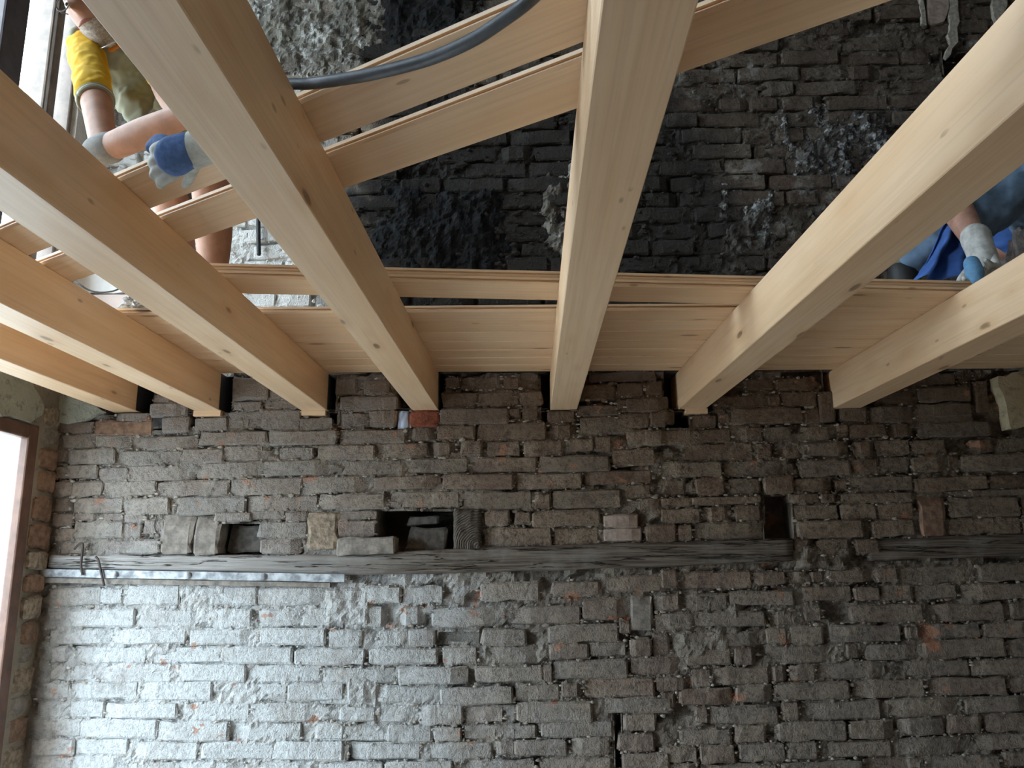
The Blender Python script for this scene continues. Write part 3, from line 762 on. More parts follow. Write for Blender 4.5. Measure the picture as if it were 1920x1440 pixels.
# iron strap with bolts
a0 = onY(82, 1074); a1 = onY(648, 1084)
st = empty('iron_strap', (a0 + a1) / 2)
tag(st, 'pale limewashed iron strap bolted along the bottom of the old timber', 'strap')
mb = MB(); nseg = 24
for i in range(nseg + 1):
    t = i / nseg; p = a0.lerp(a1, t)
    y = D - 0.022 + 0.0015 * fbm(t * 9, 1, 1, 2); z = p.z + 0.0015 * fbm(t * 7, 3, 1, 2)
    mb.v += [(p.x, y, z - 0.0135), (p.x, y, z + 0.0135), (p.x, y + 0.007, z + 0.0135), (p.x, y + 0.007, z - 0.0135)]
for i in range(nseg):
    for k in range(4):
        mb.f.append((i*4 + k, i*4 + (k+1) % 4, (i+1)*4 + (k+1) % 4, (i+1)*4 + k)[::-1])
mb.f += [(0, 1, 2, 3), (nseg*4 + 3, nseg*4 + 2, nseg*4 + 1, nseg*4)]
mb.build('strap_bar', M['iron'], st)
for px in ((221, 1077), (357, 1079), (497, 1081)):
    p = onY(*px)
    mb = MB(); mb.tube([(p.x, D - 0.021, p.z), (p.x, D - 0.027, p.z), (p.x, D - 0.031, p.z), (p.x, D - 0.0325, p.z)], [0.0125, 0.0125, 0.009, 0.003], 12)
    mb.build('bolt', M['iron'], st, True)
# wood ledge strip below the strap
mb = MB(); b0 = onY(82, 1086); b1 = onY(620, 1097)
mb.add([(b0.x, D - 0.012, b0.z - 0.012), (b1.x, D - 0.012, b1.z - 0.008), (b1.x, D - 0.012, b1.z + 0.008), (b0.x, D - 0.012, b0.z + 0.006), (b0.x, D + 0.03, b0.z - 0.012), (b1.x, D + 0.03, b1.z - 0.008), (b1.x, D + 0.03, b1.z + 0.008), (b0.x, D + 0.03, b0.z + 0.006)],
       [(0,1,2,3),(7,6,5,4),(4,5,1,0),(3,2,6,7),(5,6,2,1),(0,3,7,4)])
tag(mb.build('timber_ledge', M['stone_grey']), 'thin limewashed ledge strip directly below the iron strap', 'ledge')
for pl, lab in (([(146, 1030), (155, 1022), (163, 1020), (162, 1040), (160, 1060), (163, 1078)], 'left of the two bent iron nails above the strap'),
                ([(186, 1044), (192, 1050), (195, 1062), (199, 1080), (203, 1098)], 'right of the two bent iron nails above the strap')):
    P = [onY(*q) + Vector((0, -0.03 + 0.006 * (i == 0), 0)) for i, q in enumerate(pl)]
    mb = MB(); mb.tube(catmull(P, 4), 0.0042, 8)
    tag(mb.build('bent_nail', M['nail'], None, True), lab, 'nail', 'bent nails on the old timber')
# end grain block and loose bricks inside the big hole
a, b_, c_, d_ = wrect(851, 954, 903, 1030)
def end_mat():
    m_, nt, b = new_mat('end_grain'); g = N(nt, 'ShaderNodeNewGeometry')
    wv = N(nt, 'ShaderNodeTexWave'); wv.wave_type = 'RINGS'; wv.rings_direction = 'Y'
    mp = N(nt, 'ShaderNodeMapping'); L(nt, g.outputs['Position'], mp.inputs[0]); mp.inputs['Location'].default_value = (-a - 0.09, 0, -c_ - 0.01)
    L(nt, mp.outputs[0], wv.inputs['Vector']); wv.inputs['Scale'].default_value = 38; wv.inputs['Distortion'].default_value = 6; wv.inputs['Detail'].default_value = 3
    n2 = nz(nt, g.outputs['Position'], 45, 5, 0.7)
    cc = mixc(nt, wv.outputs['Fac'], (0.075, 0.062, 0.05), (0.15, 0.125, 0.10)); cc = mixc(nt, ramp(nt, n2, 0.45, 0.7, 0, 0.7), cc, (0.06, 0.05, 0.043))
    L(nt, cc, b.inputs['Base Color']); b.inputs['Roughness'].default_value = 0.95
    bump(nt, b, math_(nt, 'ADD', wv.outputs['Fac'], n2), 0.9, 0.004)
    return m_
bm = bmesh.new(); bmesh.ops.create_grid(bm, x_segments=10, y_segments=14, size=0.5)
V = []
for v in bm.verts:
    x, z = v.co.x, v.co.y; e = max(abs(x), abs(z)) > 0.49
    V.append(((a+b_)/2 + x*(b_-a) + 0.003*fbm(x*4, z*4, 2, 2), D - 0.016 + (0.012 if e else 0) + 0.008*fbm(x*7, z*7, 8, 3), (c_+d_)/2 + z*(d_-c_) + 0.003*fbm(x*4, z*4, 9, 2)))
Fc = [tuple(v.index for v in f.verts) for f in bm.faces]; bm.free()
o = mesh('beam_stub', V, Fc, end_mat(), None, True)
sd = o.modifiers.new('solid', 'SOLIDIFY'); sd.thickness = 0.12; sd.offset = -1
tag(o, 'cut-off old beam end with grey end grain right of the big wall hole', 'beam stub')
for (px, rot, lab) in (((763, 989, 837, 1033), 0.01, 'larger dusty grey brick lying loose inside the big wall hole'), ((763, 968, 822, 984), -0.06, 'thin dusty grey brick lying on top inside the big wall hole')):
    p0 = onY(px[0], px[1], D + 0.07); p1 = onY(px[2], px[3], D + 0.07)
    o = link('loose_brick', random.choice(FAM['greybrick'][2]))
    o.location = ((p0.x+p1.x)/2, D + 0.07, (p0.z+p1.z)/2); o.scale = ((p1.x-p0.x)/CLS[2][0], 1, (p0.z-p1.z)/CLS[2][1]); o.rotation_euler = (0, rot, 0.05)
    tag(o, lab, 'brick', 'loose bricks in the wall holes')
p0 = onY(424, 984, D + 0.05); p1 = onY(490, 1036, D + 0.05)
o = link('loose_brick', FAM['greybrick'][2][0]); o.location = ((p0.x+p1.x)/2, D + 0.08, (p0.z+p1.z)/2); o.scale = ((p1.x-p0.x)/CLS[2][0], 0.6, (p0.z-p1.z)/CLS[2][1])
tag(o, 'dark rounded brick set back inside the small left wall hole', 'brick', 'loose bricks in the wall holes')
# slab of broken brick jutting out left of the big hole
p0 = onY(634, 1008); p1 = onY(742, 1040)
o = place_brick(wb, (p0.x+p1.x)/2, (p0.z+p1.z)/2, p1.x-p0.x, p0.z-p1.z, 'stone_grey', -0.03, 0.03, name='brick')
# membrane glimpses in the pockets
for (q, lab) in (((746, 770, 766, 804), 'pale blue scrap of membrane in the gap beside the red packing brick'), ((286, 778, 303, 803), 'dull blue scrap of membrane in the gap under the leftmost joist')):
    a, b_, c_, d_ = wrect(*q)
    mb = MB(); nn = 6
    for j in range(nn + 1):
        for i in range(nn + 1):
            u, v = i/nn, j/nn
            mb.v.append((a + (b_-a)*u, D + 0.010 + 0.010*fbm(u*3, v*3, a, 2) , c_ + (d_-c_)*v))
    for j in range(nn):
        for i in range(nn): mb.f.append((j*(nn+1)+i, j*(nn+1)+i+1, (j+1)*(nn+1)+i+1, (j+1)*(nn+1)+i))
    o = mb.build('membrane_scrap', M['bluefilm'] if q[0] > 500 else M['film'], None, True)
    sd = o.modifiers.new('solid', 'SOLIDIFY'); sd.thickness = 0.002
    tag(o, lab, 'membrane')

# ------------------------------------------------------------------ left wall: jamb bricks and peeling plaster
rj = random.Random(4)
z = 0.75
while z < 2.12:
    hh = rj.uniform(0.05, 0.085)
    y = 2.985
    o = place_brick(wl, 0, 0, rj.uniform(0.10, 0.118), hh, rj.choice(('brownbrick', 'stone', 'stone_grey')), 0, 0)
    o.location = (XL - rj.uniform(-0.022, -0.004), 3.043 + rj.uniform(-0.006, 0.004), z + hh / 2)
    o.rotation_euler = (0, rj.uniform(-0.06, 0.06), math.pi / 2 + rj.uniform(-0.08, 0.05))
    z += hh + rj.uniform(0.008, 0.02)
def slab(name, poly, place, thick, m_, parent, jag=0.012, seed=1, fine=26):
    """flat plaster flake with a jagged rim; poly in (u, v); place maps (u, v, d) to a point, d = height off the wall"""
    out = []
    n = len(poly)
    for i in range(n):
        a = Vector((*poly[i], 0)); b = Vector((*poly[(i+1) % n], 0)); k = max(2, int((b-a).length / (1.0/fine) ))
        for j in range(k):
            p = a.lerp(b, j/k); p += Vector((fbm(p.x*30, p.y*30, seed, 3), fbm(p.x*30, p.y*30, seed+9, 3), 0)) * jag
            out.append(p)
    V = [place(p.x, p.y, thick) for p in out] + [place(p.x, p.y, 0) for p in out]
    k = len(out)
    Fc = [tuple(range(k))] + [(i, k+i, k+(i+1) % k, (i+1) % k) for i in range(k)]
    o = mesh(name, V, Fc, m_, None); o.parent = parent
    bm = bmesh.new(); bm.from_mesh(o.data); bmesh.ops.recalc_face_normals(bm, faces=bm.faces); bm.to_mesh(o.data); bm.free()
    return o
o = slab('plaster_patch', [(1.4, 2.092), (2.90, 2.092), (2.965, 2.12), (2.95, 2.165), (2.90, 2.21), (2.85, 2.25), (2.80, 2.292), (1.4, 2.292)], lambda u, v, d: (XL + d, u, v), 0.014, M['plaster'], wl, 0.02, 2)
o['label'] = 'grey-green peeling plaster above the window'
# lumps of rough plaster in the corner, on the brick wall
pq = XZ([(96, 792), (128, 797), (165, 786), (196, 777), (186, 760), (205, 762), (200, 735), (96, 735)])
o = slab('plaster_patch', pq, lambda u, v, d: (u, D + 0.01 - d, v), 0.026, M['plaster'], wb, 0.014, 6)
o['label'] = 'grey-green plaster remnant in the left corner under the joist'
pq = XZ([(1856, 714), (1885, 704), (1925, 690), (1990, 690), (1990, 792), (1922, 799), (1884, 808), (1876, 780), (1866, 745)])
o = slab('plaster_patch', pq, lambda u, v, d: (u, D + 0.01 - d, v), 0.06, M['cream'], wb, 0.010, 11)
o['label'] = 'thick cream plaster remnant at the right edge'

# ------------------------------------------------------------------ people
M['skin'] = plain('tanned_skin', (0.46, 0.235, 0.15), 0.55, var=0.08, scale=25, bmp=0.0008)
M['skin2'] = plain('reddish_skin', (0.47, 0.25, 0.18), 0.55, var=0.10, scale=35, bmp=0.0008)
M['olive'] = plain('olive_jersey', (0.27, 0.275, 0.20), 0.9, var=0.06, scale=10)
M['yellow'] = plain('yellow_jersey', (0.78, 0.47, 0.02), 0.85, var=0.05, scale=15)
M['cuffw'] = plain('pale_trim', (0.62, 0.60, 0.50), 0.85, var=0.05)
M['orange'] = plain('orange_collar', (0.72, 0.24, 0.03), 0.85, var=0.05)
M['shorts'] = plain('dark_shorts', (0.07, 0.07, 0.08), 0.9)
M['glove'] = plain('grey_coated_glove', (0.42, 0.43, 0.40), 0.7, var=0.12, scale=45, bmp=0.001)
M['gloveb'] = plain('blue_knit_glove', (0.07, 0.14, 0.33), 0.9, var=0.12, scale=120, bmp=0.001)
M['glovelb'] = plain('light_blue_glove', (0.13, 0.30, 0.50), 0.7, var=0.1, scale=60)
M['glovew'] = plain('dirty_white_glove', (0.55, 0.54, 0.51), 0.85, var=0.15, scale=40, bmp=0.001)
M['gloved'] = plain('grey_elbow', (0.30, 0.29, 0.28), 0.85, var=0.12, scale=40, bmp=0.001)
M['hair'] = plain('grey_hair', (0.36, 0.33, 0.30), 0.8, var=0.2, scale=90, bmp=0.002)
M['hair2'] = plain('brown_hair', (0.06, 0.04, 0.03), 0.8, var=0.2, scale=90, bmp=0.002)
M['eye'] = plain('eye_white', (0.75, 0.73, 0.70), 0.3, var=0.02)
M['iris'] = plain('dark_iris', (0.03, 0.025, 0.02), 0.2, var=0.02)
M['lip'] = plain('lips', (0.36, 0.14, 0.11), 0.5, var=0.05)
M['jeans'] = plain('worn_denim', (0.15, 0.23, 0.34), 0.9, var=0.28, scale=9, bmp=0.002)
M['bluecloth'] = plain('blue_work_cloth', (0.06, 0.16, 0.50), 0.85, var=0.2, scale=7, bmp=0.002)
M['shoe'] = plain('black_work_shoe', (0.02, 0.02, 0.021), 0.6, var=0.1)
M['silver'] = plain('silver_chain', (0.7, 0.7, 0.7), 0.3, 1.0, var=0.05)
M['rag'] = plain('dirty_pale_cloth', (0.50, 0.46, 0.45), 0.95, var=0.22, scale=22, bmp=0.004)
M['sock'] = plain('grey_sock', (0.20, 0.22, 0.18), 0.9, var=0.1)
M['wrap'] = plain('crumpled_plastic_film', (0.55, 0.57, 0.60), 0.25, 0.0, var=0.2, scale=40, bmp=0.004)

def limb(mb, pts, rad, n=14, flat=1.0, ref=None, k=5):
    """tapering rounded limb through the points; flat < 1 squeezes it across ref"""
    pts = [Vector(p) for p in pts]
    c = catmull(pts, k)
    rr = []
    for i in range(len(rad) - 1):
        for j in range(k):
            t = j / k; t = t*t*(3-2*t); rr.append(rad[i] * (1-t) + rad[i+1] * t)
    rr.append(rad[-1])
    d0 = (c[0] - c[1]).normalized(); d1 = (c[-1] - c[-2]).normalized()
    P = [c[0] + d0 * rr[0] * q for q in (0.9, 0.7, 0.4)] + c + [c[-1] + d1 * rr[-1] * q for q in (0.4, 0.7, 0.9)]
    R = [rr[0] * q for q in (0.35, 0.7, 0.92)] + rr + [rr[-1] * q for q in (0.92, 0.7, 0.35)]
    b0 = len(mb.v)
    mb.tube(P, R, n)
    if flat != 1.0 and ref is not None:
        ref = Vector(ref).normalized()
        for i, p in enumerate(P):
            for q in range(n):
                v = Vector(mb.v[b0 + i*n + q]); off = (v - p).dot(ref)
                mb.v[b0 + i*n + q] = tuple(v - ref * off * (1 - flat))
_clouds = {}
def fuse(mb, name, m_, parent, vox=0.008, smooth=4, wrinkle=0.0, wscale=0.06):
    o = mb.build(name, m_, parent, True)
    r = o.modifiers.new('fuse', 'REMESH'); r.mode = 'VOXEL'; r.voxel_size = vox; r.use_smooth_shade = True
    s = o.modifiers.new('soft', 'SMOOTH'); s.factor = 0.6; s.iterations = smooth
    if wrinkle:
        if wscale not in _clouds:
            t = bpy.data.textures.new('folds', 'CLOUDS'); t.noise_scale = wscale; t.noise_depth = 2; _clouds[wscale] = t
        d = o.modifiers.new('folds', 'DISPLACE'); d.texture = _clouds[wscale]; d.strength = wrinkle; d.mid_level = 0.5; d.texture_coords = 'GLOBAL'
    return o
def hand(parent, wrist, fdir, back, width, m_, name, side=1, curl=(0.5, 0.7, 0.5), scale=1.0, thumb_out=0.7, rf=0.0105):
    """palm, four fingers of unequal length with knuckle bends and a thumb off the side of the palm.
    fdir: wrist to knuckles; back: normal of the back of the hand; fingers curl away from it"""
    f = Vector(fdir).normalized(); b = Vector(back); b = (b - f * b.dot(f)).normalized(); s = f.cross(b) * side
    wr = Vector(wrist); S = scale
    mb = MB()
    for k in (-1.5, -0.5, 0.5, 1.5):   # palm as four metacarpal rays
        limb(mb, [wr + s * k * 0.010 * S, wr + f * 0.045*S + s * k * 0.017 * S, wr + f * 0.088*S + s * k * 0.0205 * S], [0.019*S, 0.016*S, 0.0125*S], 10, k=3)
    lens = (0.068, 0.080, 0.075, 0.058)
    for q, k in enumerate((-1.5, -0.5, 0.5, 1.5)):
        p = wr + f * (0.088 - 0.004 * abs(k)) * S + s * k * 0.0205 * S
        d = f.copy(); ang = 0; pts = [p]
        for j, part in enumerate((0.45, 0.31, 0.24)):
            ang += curl[j] * (1 + 0.06 * q)
            d = f * math.cos(ang) - b * math.sin(ang) + s * k * 0.05
            p = p + d.normalized() * lens[q] * part * 1.12 * S
            pts.append(p)
        limb(mb, pts, [rf*1.05*S, rf*S, rf*0.93*S, rf*0.8*S], 9, k=3)
    t0 = wr + f * 0.022*S - s * 0.024*S; td = (f * 0.75 - s * thumb_out - b * 0.45).normalized()
    t1 = t0 + td * 0.042*S; td2 = (td + f * 0.45 - b * 0.35).normalized(); t2 = t1 + td2 * 0.033*S; t3 = t2 + (td2 + f*0.2).normalized() * 0.026*S
    limb(mb, [t0, t1, t2, t3], [0.0165*S, 0.013*S, 0.0115*S, 0.009*S], 9, k=3)
    return fuse(mb, name, m_, parent, 0.0034, 3)
def head(parent, c, fwd, up, skin, hair, beard=False):
    f = Vector(fwd).normalized(); u = Vector(up); u = (u - f * u.dot(f)).normalized(); r = f.cross(u)   # r = the person's right
    c = Vector(c)
    def W(x, y, z): return c + r * x + f * y + u * z
    V = []; Fc = []; nu, nv = 36, 28
    for j in range(nv + 1):
        th = math.pi * j / nv
        for i in range(nu):
            ph = 2 * math.pi * i / nu
            x = math.sin(th) * math.sin(ph); y = math.sin(th) * math.cos(ph); z = math.cos(th)
            X, Y, Z = x * 0.076, y * 0.095, z * 0.115
            if z < 0:   # jaw narrows, chin comes forward
                X *= 1 - 0.30 * (-z) ** 1.6; Y *= 1 - 0.12 * (-z)
                if y > 0: Y += 0.014 * max(0, -z - 0.35)
            front = max(0, y) ** 2
            def g(cx, cz, sx, sz): return math.exp(-((X - cx) / sx) ** 2 - ((Z - cz) / sz) ** 2) * front
            Y += 0.026 * g(0, -0.022, 0.011, 0.016) + 0.014 * g(0, 0.0, 0.008, 0.026)      # nose
            Y -= 0.011 * (g(0.031, 0.006, 0.016, 0.011) + g(-0.031, 0.006, 0.016, 0.011))   # eye sockets
            Y += 0.006 * (g(0.03, 0.026, 0.024, 0.008) + g(-0.03, 0.026, 0.024, 0.008))     # brows
            Y += 0.006 * g(0, -0.058, 0.020, 0.007) - 0.005 * g(0, -0.070, 0.02, 0.005) + 0.010 * g(0, -0.093, 0.018, 0.014)
            V.append(W(X, Y, Z))
    for j in range(nv):
        for i in range(nu): Fc.append((j*nu + i, j*nu + (i+1) % nu, (j+1)*nu + (i+1) % nu, (j+1)*nu + i))
    # ears, joined to the head mesh
    mb = MB(); mb.v = [tuple(v) for v in V]; mb.f = [q[::-1] for q in Fc]
    for s in (-1, 1):
        limb(mb, [W(s*0.072, -0.008, 0.022), W(s*0.082, -0.014, 0.012), W(s*0.081, -0.010, -0.008), W(s*0.073, -0.002, -0.026)], [0.007, 0.010, 0.009, 0.006], 8, k=3)
    h = mb.build('head', skin, parent, True)
    for s in (-1, 1):
        for nm, rad, yy, mm in (('eyeball', 0.0125, 0.076, M['eye']), ('iris', 0.0058, 0.0845, M['iris'])):
            bm = bmesh.new(); bmesh.ops.create_uvsphere(bm, u_segments=14, v_segments=10, radius=rad)
            bm.transform(Matrix.Translation(W(s*0.031, yy, 0.006)))
            me = bpy.data.meshes.new(nm); bm.to_mesh(me); bm.free(); me.materials.append(mm)
            o = link(nm, me); o.parent = h
    mb = MB(); limb(mb, [W(-0.022, 0.086, -0.060), W(0, 0.094, -0.059), W(0.022, 0.086, -0.060)], [0.003, 0.0055, 0.003], 8, k=4)
    o = mb.build('mouth', M['lip'], None, True); o.parent = h
    # hair cap
    V = []; Fc = []
    for j in range(13):
        th = math.pi * 0.60 * j / 12
        for i in range(nu):
            ph = 2 * math.pi * i / nu
            y = math.sin(th) * math.cos(ph)
            z = math.cos(th)
            lim = 0.42 if y > 0.25 else (-0.25 if y < -0.1 else 0.05)
            zz = max(z, lim)
            q = math.sqrt(max(0, 1 - zz*zz)) / max(1e-4, math.sin(th)) if z < lim and th > 0.01 else 1.0
            k = 1.06 + 0.03 * fbm(x * 3 + i, y * 5, z * 5, 2)
            V.append(W(math.sin(th)*math.sin(ph)*q*0.076*k, y*q*0.095*k - 0.002, zz*0.115*k))
    for j in range(12):
        for i in range(nu): Fc.append((j*nu + i, j*nu + (i+1) % nu, (j+1)*nu + (i+1) % nu, (j+1)*nu + i)[::-1])
    o = mesh('hair', V, Fc, hair, None, True); o.parent = h
    if beard:
        V = []; Fc = []; na, nb_ = 20, 8
        for j in range(nb_ + 1):
            th = math.pi * (0.66 + 0.30 * j / nb_)
            for i in range(na + 1):
                ph = -1.25 + 2.5 * i / na
                x = math.sin(th)*math.sin(ph); y = math.sin(th)*math.cos(ph); z = math.cos(th)
                X, Y, Z = x*0.076, y*0.095, z*0.115
                X *= 1 - 0.30 * (-z) ** 1.6; Y *= 1 - 0.12 * (-z); Y += 0.014 * max(0, -z - 0.35)
                fr = max(0, y) ** 2
                Y += 0.010 * math.exp(-(X/0.018)**2 - ((Z+0.093)/0.014)**2) * fr
                k = 1.045 + 0.02 * fbm(x*14, y*14, z*14, 2)
                V.append(W(X*k, Y*k, Z*k))
        for j in range(nb_):
            for i in range(na): Fc.append((j*(na+1)+i, j*(na+1)+i+1, (j+1)*(na+1)+i+1, (j+1)*(na+1)+i)[::-1])
        o = mesh('stubble', V, Fc, M['beard'], None, True); o.parent = h
    return h, W
M['beard'] = plain('white_stubble', (0.50, 0.44, 0.40), 0.9, var=0.2, scale=150, bmp=0.001)
ZD = ZT + TB + 0.0006      # top of the deck

# --- stooping worker on the left
p = empty('person', (-1.05, 2.50, ZD))
tag(p, 'stooping worker in olive and yellow jersey gripping the diagonal boards with work gloves', 'person')
neck = onY(222, 66, 2.16); pelvis = Vector((-1.02, 2.66, 3.04))
shR = onY(160, 84, 2.16); shL = onY(288, 92, 2.26)
chest = onY(250, 118, 2.26); belly = chest.lerp(pelvis, 0.55)
elR = onY(196, 281, 1.90); wrR = onY(392, 196, 1.74)
elL = onY(402, 215, 1.62); wrL = onY(378, 276, 1.295)
hdc = onY(186, 14, 2.10)
bodym = MB()
limb(bodym, [pelvis, belly, chest, chest.lerp(neck, 0.5)], [0.135, 0.120, 0.110, 0.085], 18)
limb(bodym, [shR, chest.lerp(neck, 0.35), shL], [0.045, 0.08, 0.05], 14)
limb(bodym, [chest.lerp(neck, 0.4), neck, neck.lerp(hdc, 0.55)], [0.075, 0.058, 0.056], 14)
limb(bodym, [shR, shR.lerp(elR, 0.5) + Vector((0, 0, 0.005)), elR], [0.042, 0.040, 0.034], 14)
limb(bodym, [elR, elR.lerp(wrR, 0.35), wrR], [0.034, 0.036, 0.027], 14)
limb(bodym, [shL, onY(328, 186, 2.0), elL], [0.046, 0.042, 0.037], 14)
limb(bodym, [elL, elL.lerp(wrL, 0.4), wrL], [0.037, 0.038, 0.028], 14)
fR = Vector((-0.965, 2.47, ZD)); fL = Vector((-1.15, 2.68, ZD))
knR = Vector((-0.975, 2.36, 2.77)); knL = Vector((-1.16, 2.52, 2.78))
for ft, kn, sx in ((fR, knR, 0.07), (fL, knL, -0.07)):
    hip = pelvis + Vector((sx, 0.0, -0.03))
    limb(bodym, [hip, hip.lerp(kn, 0.5), kn], [0.095, 0.080, 0.058], 14)
    limb(bodym, [kn, kn.lerp(ft, 0.35) + Vector((0, 0.022, 0)), kn.lerp(ft, 0.7) + Vector((0, 0.008, 0)), ft + Vector((0, 0.0, 0.07))], [0.056, 0.057, 0.042, 0.036], 14)
fuse(bodym, 'body', M['skin'], p, 0.009, 4)
hd, HW = head(p, hdc, -_fw * 0.93 - _rt * 0.30 + Vector((0, 0, -0.22)), _up * 0.93 - _rt * 0.33, M['skin'], M['hair'], True)
# glasses
gm = MB()
for s in (-1, 1):
    gm.tube([HW(s*0.034 + 0.023*math.cos(q*math.pi/8), 0.099, 0.004 + 0.016*math.sin(q*math.pi/8)) for q in range(17)], 0.0016, 6)
    gm.tube([HW(s*0.057, 0.098, 0.008), HW(s*0.078, 0.06, 0.010), HW(s*0.082, -0.005, 0.014)], 0.0018, 6)
gm.tube([HW(-0.011, 0.099, 0.006), HW(0, 0.103, 0.009), HW(0.011, 0.099, 0.006)], 0.0016, 6)
o = gm.build('glasses', M['frame_dark'], None, True); o.parent = hd
# jersey: torso, hanging front, sleeves, collar
sh = MB()
limb(sh, [pelvis.lerp(belly, 0.5), belly, chest, chest.lerp(neck, 0.66)], [0.150, 0.142, 0.136, 0.095], 20)
limb(sh, [shR, chest.lerp(neck, 0.33), shL], [0.052, 0.082, 0.054], 16)
limb(sh, [chest + Vector((0, 0, -0.02)), onY(248, 180, 2.22), onY(258, 222, 2.20)], [0.10, 0.058, 0.028], 16, 0.6, (0, 1, 0))
limb(sh, [belly + Vector((0, 0, -0.04)), onY(272, 180, 2.34), onY(280, 210, 2.32)], [0.11, 0.055, 0.03], 16, 0.6, (0, 1, 0))
fuse(sh, 'jersey', M['olive'], p, 0.006, 3, 0.042, 0.060)
sl = MB(); sR = shR.lerp(elR, 0.50)
limb(sl, [shR.lerp(elR, 0.04), shR.lerp(elR, 0.28), sR], [0.050, 0.048, 0.049], 18)
fuse(sl, 'sleeve', M['yellow'], p, 0.005, 2, 0.012, 0.035)['label'] = 'yellow sleeve'
sl = MB(); limb(sl, [shL, shL.lerp(onY(328, 186, 2.0), 0.5)], [0.054, 0.052], 18)
fuse(sl, 'sleeve', M['yellow'], p, 0.006, 2, 0.014, 0.04)['label'] = 'yellow sleeve'
ax = (elR - shR).normalized(); a1 = ax.orthogonal().normalized(); a2 = ax.cross(a1)
for q, (off, rr, mm, nm) in enumerate(((0.036, 0.044, 'olive', 'cuff_trim'), (0.042, 0.0435, 'cuffw', 'cuff_trim'), (0.048, 0.042, 'olive', 'cuff_trim'))):
    ct = MB(); c0 = sR + ax * off
    ct.tube([c0 + (a1*math.cos(k*math.pi/12) + a2*math.sin(k*math.pi/12)) * rr for k in range(25)], 0.0045, 8)
    ct.build(nm, M[mm], p, True)
co = MB(); nd = (hdc - neck).normalized(); b1 = nd.orthogonal().normalized(); b2 = nd.cross(b1)
cc = neck - nd * 0.015
co.tube([cc + (b1*math.cos(k*math.pi/12) + b2*math.sin(k*math.pi/12)) * 0.070 for k in range(25)], 0.010, 8)
co.build('collar', M['orange'], p, True)['label'] = 'orange collar trim'
cn = MB(); cn.tube([cc + nd * 0.004 + (b1*math.cos(k*math.pi/12) + b2*math.sin(k*math.pi/12)) * 0.068 - _up * 0.012 - _fw * 0.035 for k in range(25)], 0.0025, 6)
cn.build('neck_chain', M['silver'], p, True)
stt = MB()
for sx, kn in ((0.07, knR), (-0.07, knL)):
    hip = pelvis + Vector((sx, 0, -0.03)); limb(stt, [hip, hip.lerp(kn, 0.45), hip.lerp(kn, 0.8)], [0.115, 0.10, 0.088], 16)
limb(stt, [pelvis, pelvis.lerp(belly, 0.4)], [0.155, 0.150], 18)
fuse(stt, 'shorts', M['shorts'], p, 0.009, 3, 0.012, 0.06)
for ft in (fR, fL):
    so = MB(); limb(so, [ft + Vector((0, 0.05, 0.042)), ft + Vector((0, -0.05, 0.040)), ft + Vector((-0.01, -0.13, 0.034))], [0.040, 0.041, 0.034], 14)
    limb(so, [ft + Vector((0, 0.02, 0.05)), ft + Vector((0, 0.02, 0.10))], [0.044, 0.042], 14)
    for i, v in enumerate(so.v): so.v[i] = (v[0], v[1], max(v[2], ZD + 0.0005))
    fuse(so, 'shoe', M['shoe'], p, 0.007, 2)
# gloves: left hand grips the near edge of the nearer board, right hand is behind the joist
gd = (onY(300, 306, 1.330) - wrL).normalized()
gl = hand(p, wrL + gd * 0.004, gd, -_fw * 0.95 - _up * 0.12, 0.08, M['glove'], 'glove', 1, (0.16, 0.28, 0.26), 0.78, 0.30, 0.0135)
gl['label'] = 'grey and blue work glove on the board edge'
gb = MB(); limb(gb, [wrL + gd * 0.026 - _fw * 0.006, wrL + gd * 0.054 - _fw * 0.006], [0.031, 0.034], 16)
o = fuse(gb, 'glove_back', M['gloveb'], None, 0.004, 2); o.parent = gl
gt = MB(); t0 = onY(325, 284, 1.32); limb(gt, [t0, onY(303, 268, 1.355), onY(286, 276, 1.375)], [0.016, 0.0165, 0.013], 12)
o = fuse(gt, 'glove_thumb', M['gloveb'], None, 0.004, 2); o.parent = gl
gc = MB(); limb(gc, [wrL - gd * 0.045, wrL, wrL + gd * 0.02], [0.034, 0.031, 0.031], 16)
o = fuse(gc, 'glove_cuff', M['glove'], None, 0.005, 2); o.parent = gl
dR = (wrR - elR).normalized()
gl2 = hand(p, wrR + dR * 0.01, dR - _up * 0.15, _up * 0.9 - _fw * 0.3, 0.08, M['glove'], 'glove', -1, (0.6, 0.8, 0.5), 0.9, 0.6)
ep = MB(); limb(ep, [elR - dR * 0.012 - _rt * 0.008, elR + dR * 0.02], [0.037, 0.0385], 16)  # short grey shape over the elbow
o = fuse(ep, 'elbow_patch', M['gloved'], p, 0.005, 2); o['label'] = 'grey patch over the elbow'

# --- kneeling worker on the right
p = empty('person', (1.45, 2.6, ZD))
tag(p, 'crouching worker in jeans with a gloved hand on the stacked boards at the right', 'person')
ank = onY(1693, 500, 2.47); kn = onY(1925, 336, 2.44); hip = Vector((1.74, 2.80, 2.74))
pel = Vector((1.70, 2.86, 2.76)); che = onY(1945, 235, 2.62); nck = onY(1915, 185, 2.50); hdc = onY(1905, 140, 2.42)
sR_ = onY(1880, 205, 2.46); sL_ = onY(2010, 215, 2.66); el = onY(1772, 352, 2.40); wr = onY(1838, 470, 2.235)
elq = onY(2010, 330, 2.45); wrq = onY(1985, 440, 2.35)
kn2 = Vector((1.82, 2.46, ZD + 0.085)); an2 = Vector((1.84, 2.84, ZD + 0.06))
bm_ = MB()
limb(bm_, [pel, pel.lerp(che, 0.5), che, che.lerp(nck, 0.5)], [0.145, 0.135, 0.145, 0.10], 18)
limb(bm_, [sR_, che.lerp(nck, 0.4), sL_], [0.065, 0.085, 0.065], 14)
limb(bm_, [nck, nck.lerp(hdc, 0.6)], [0.06, 0.056], 14)
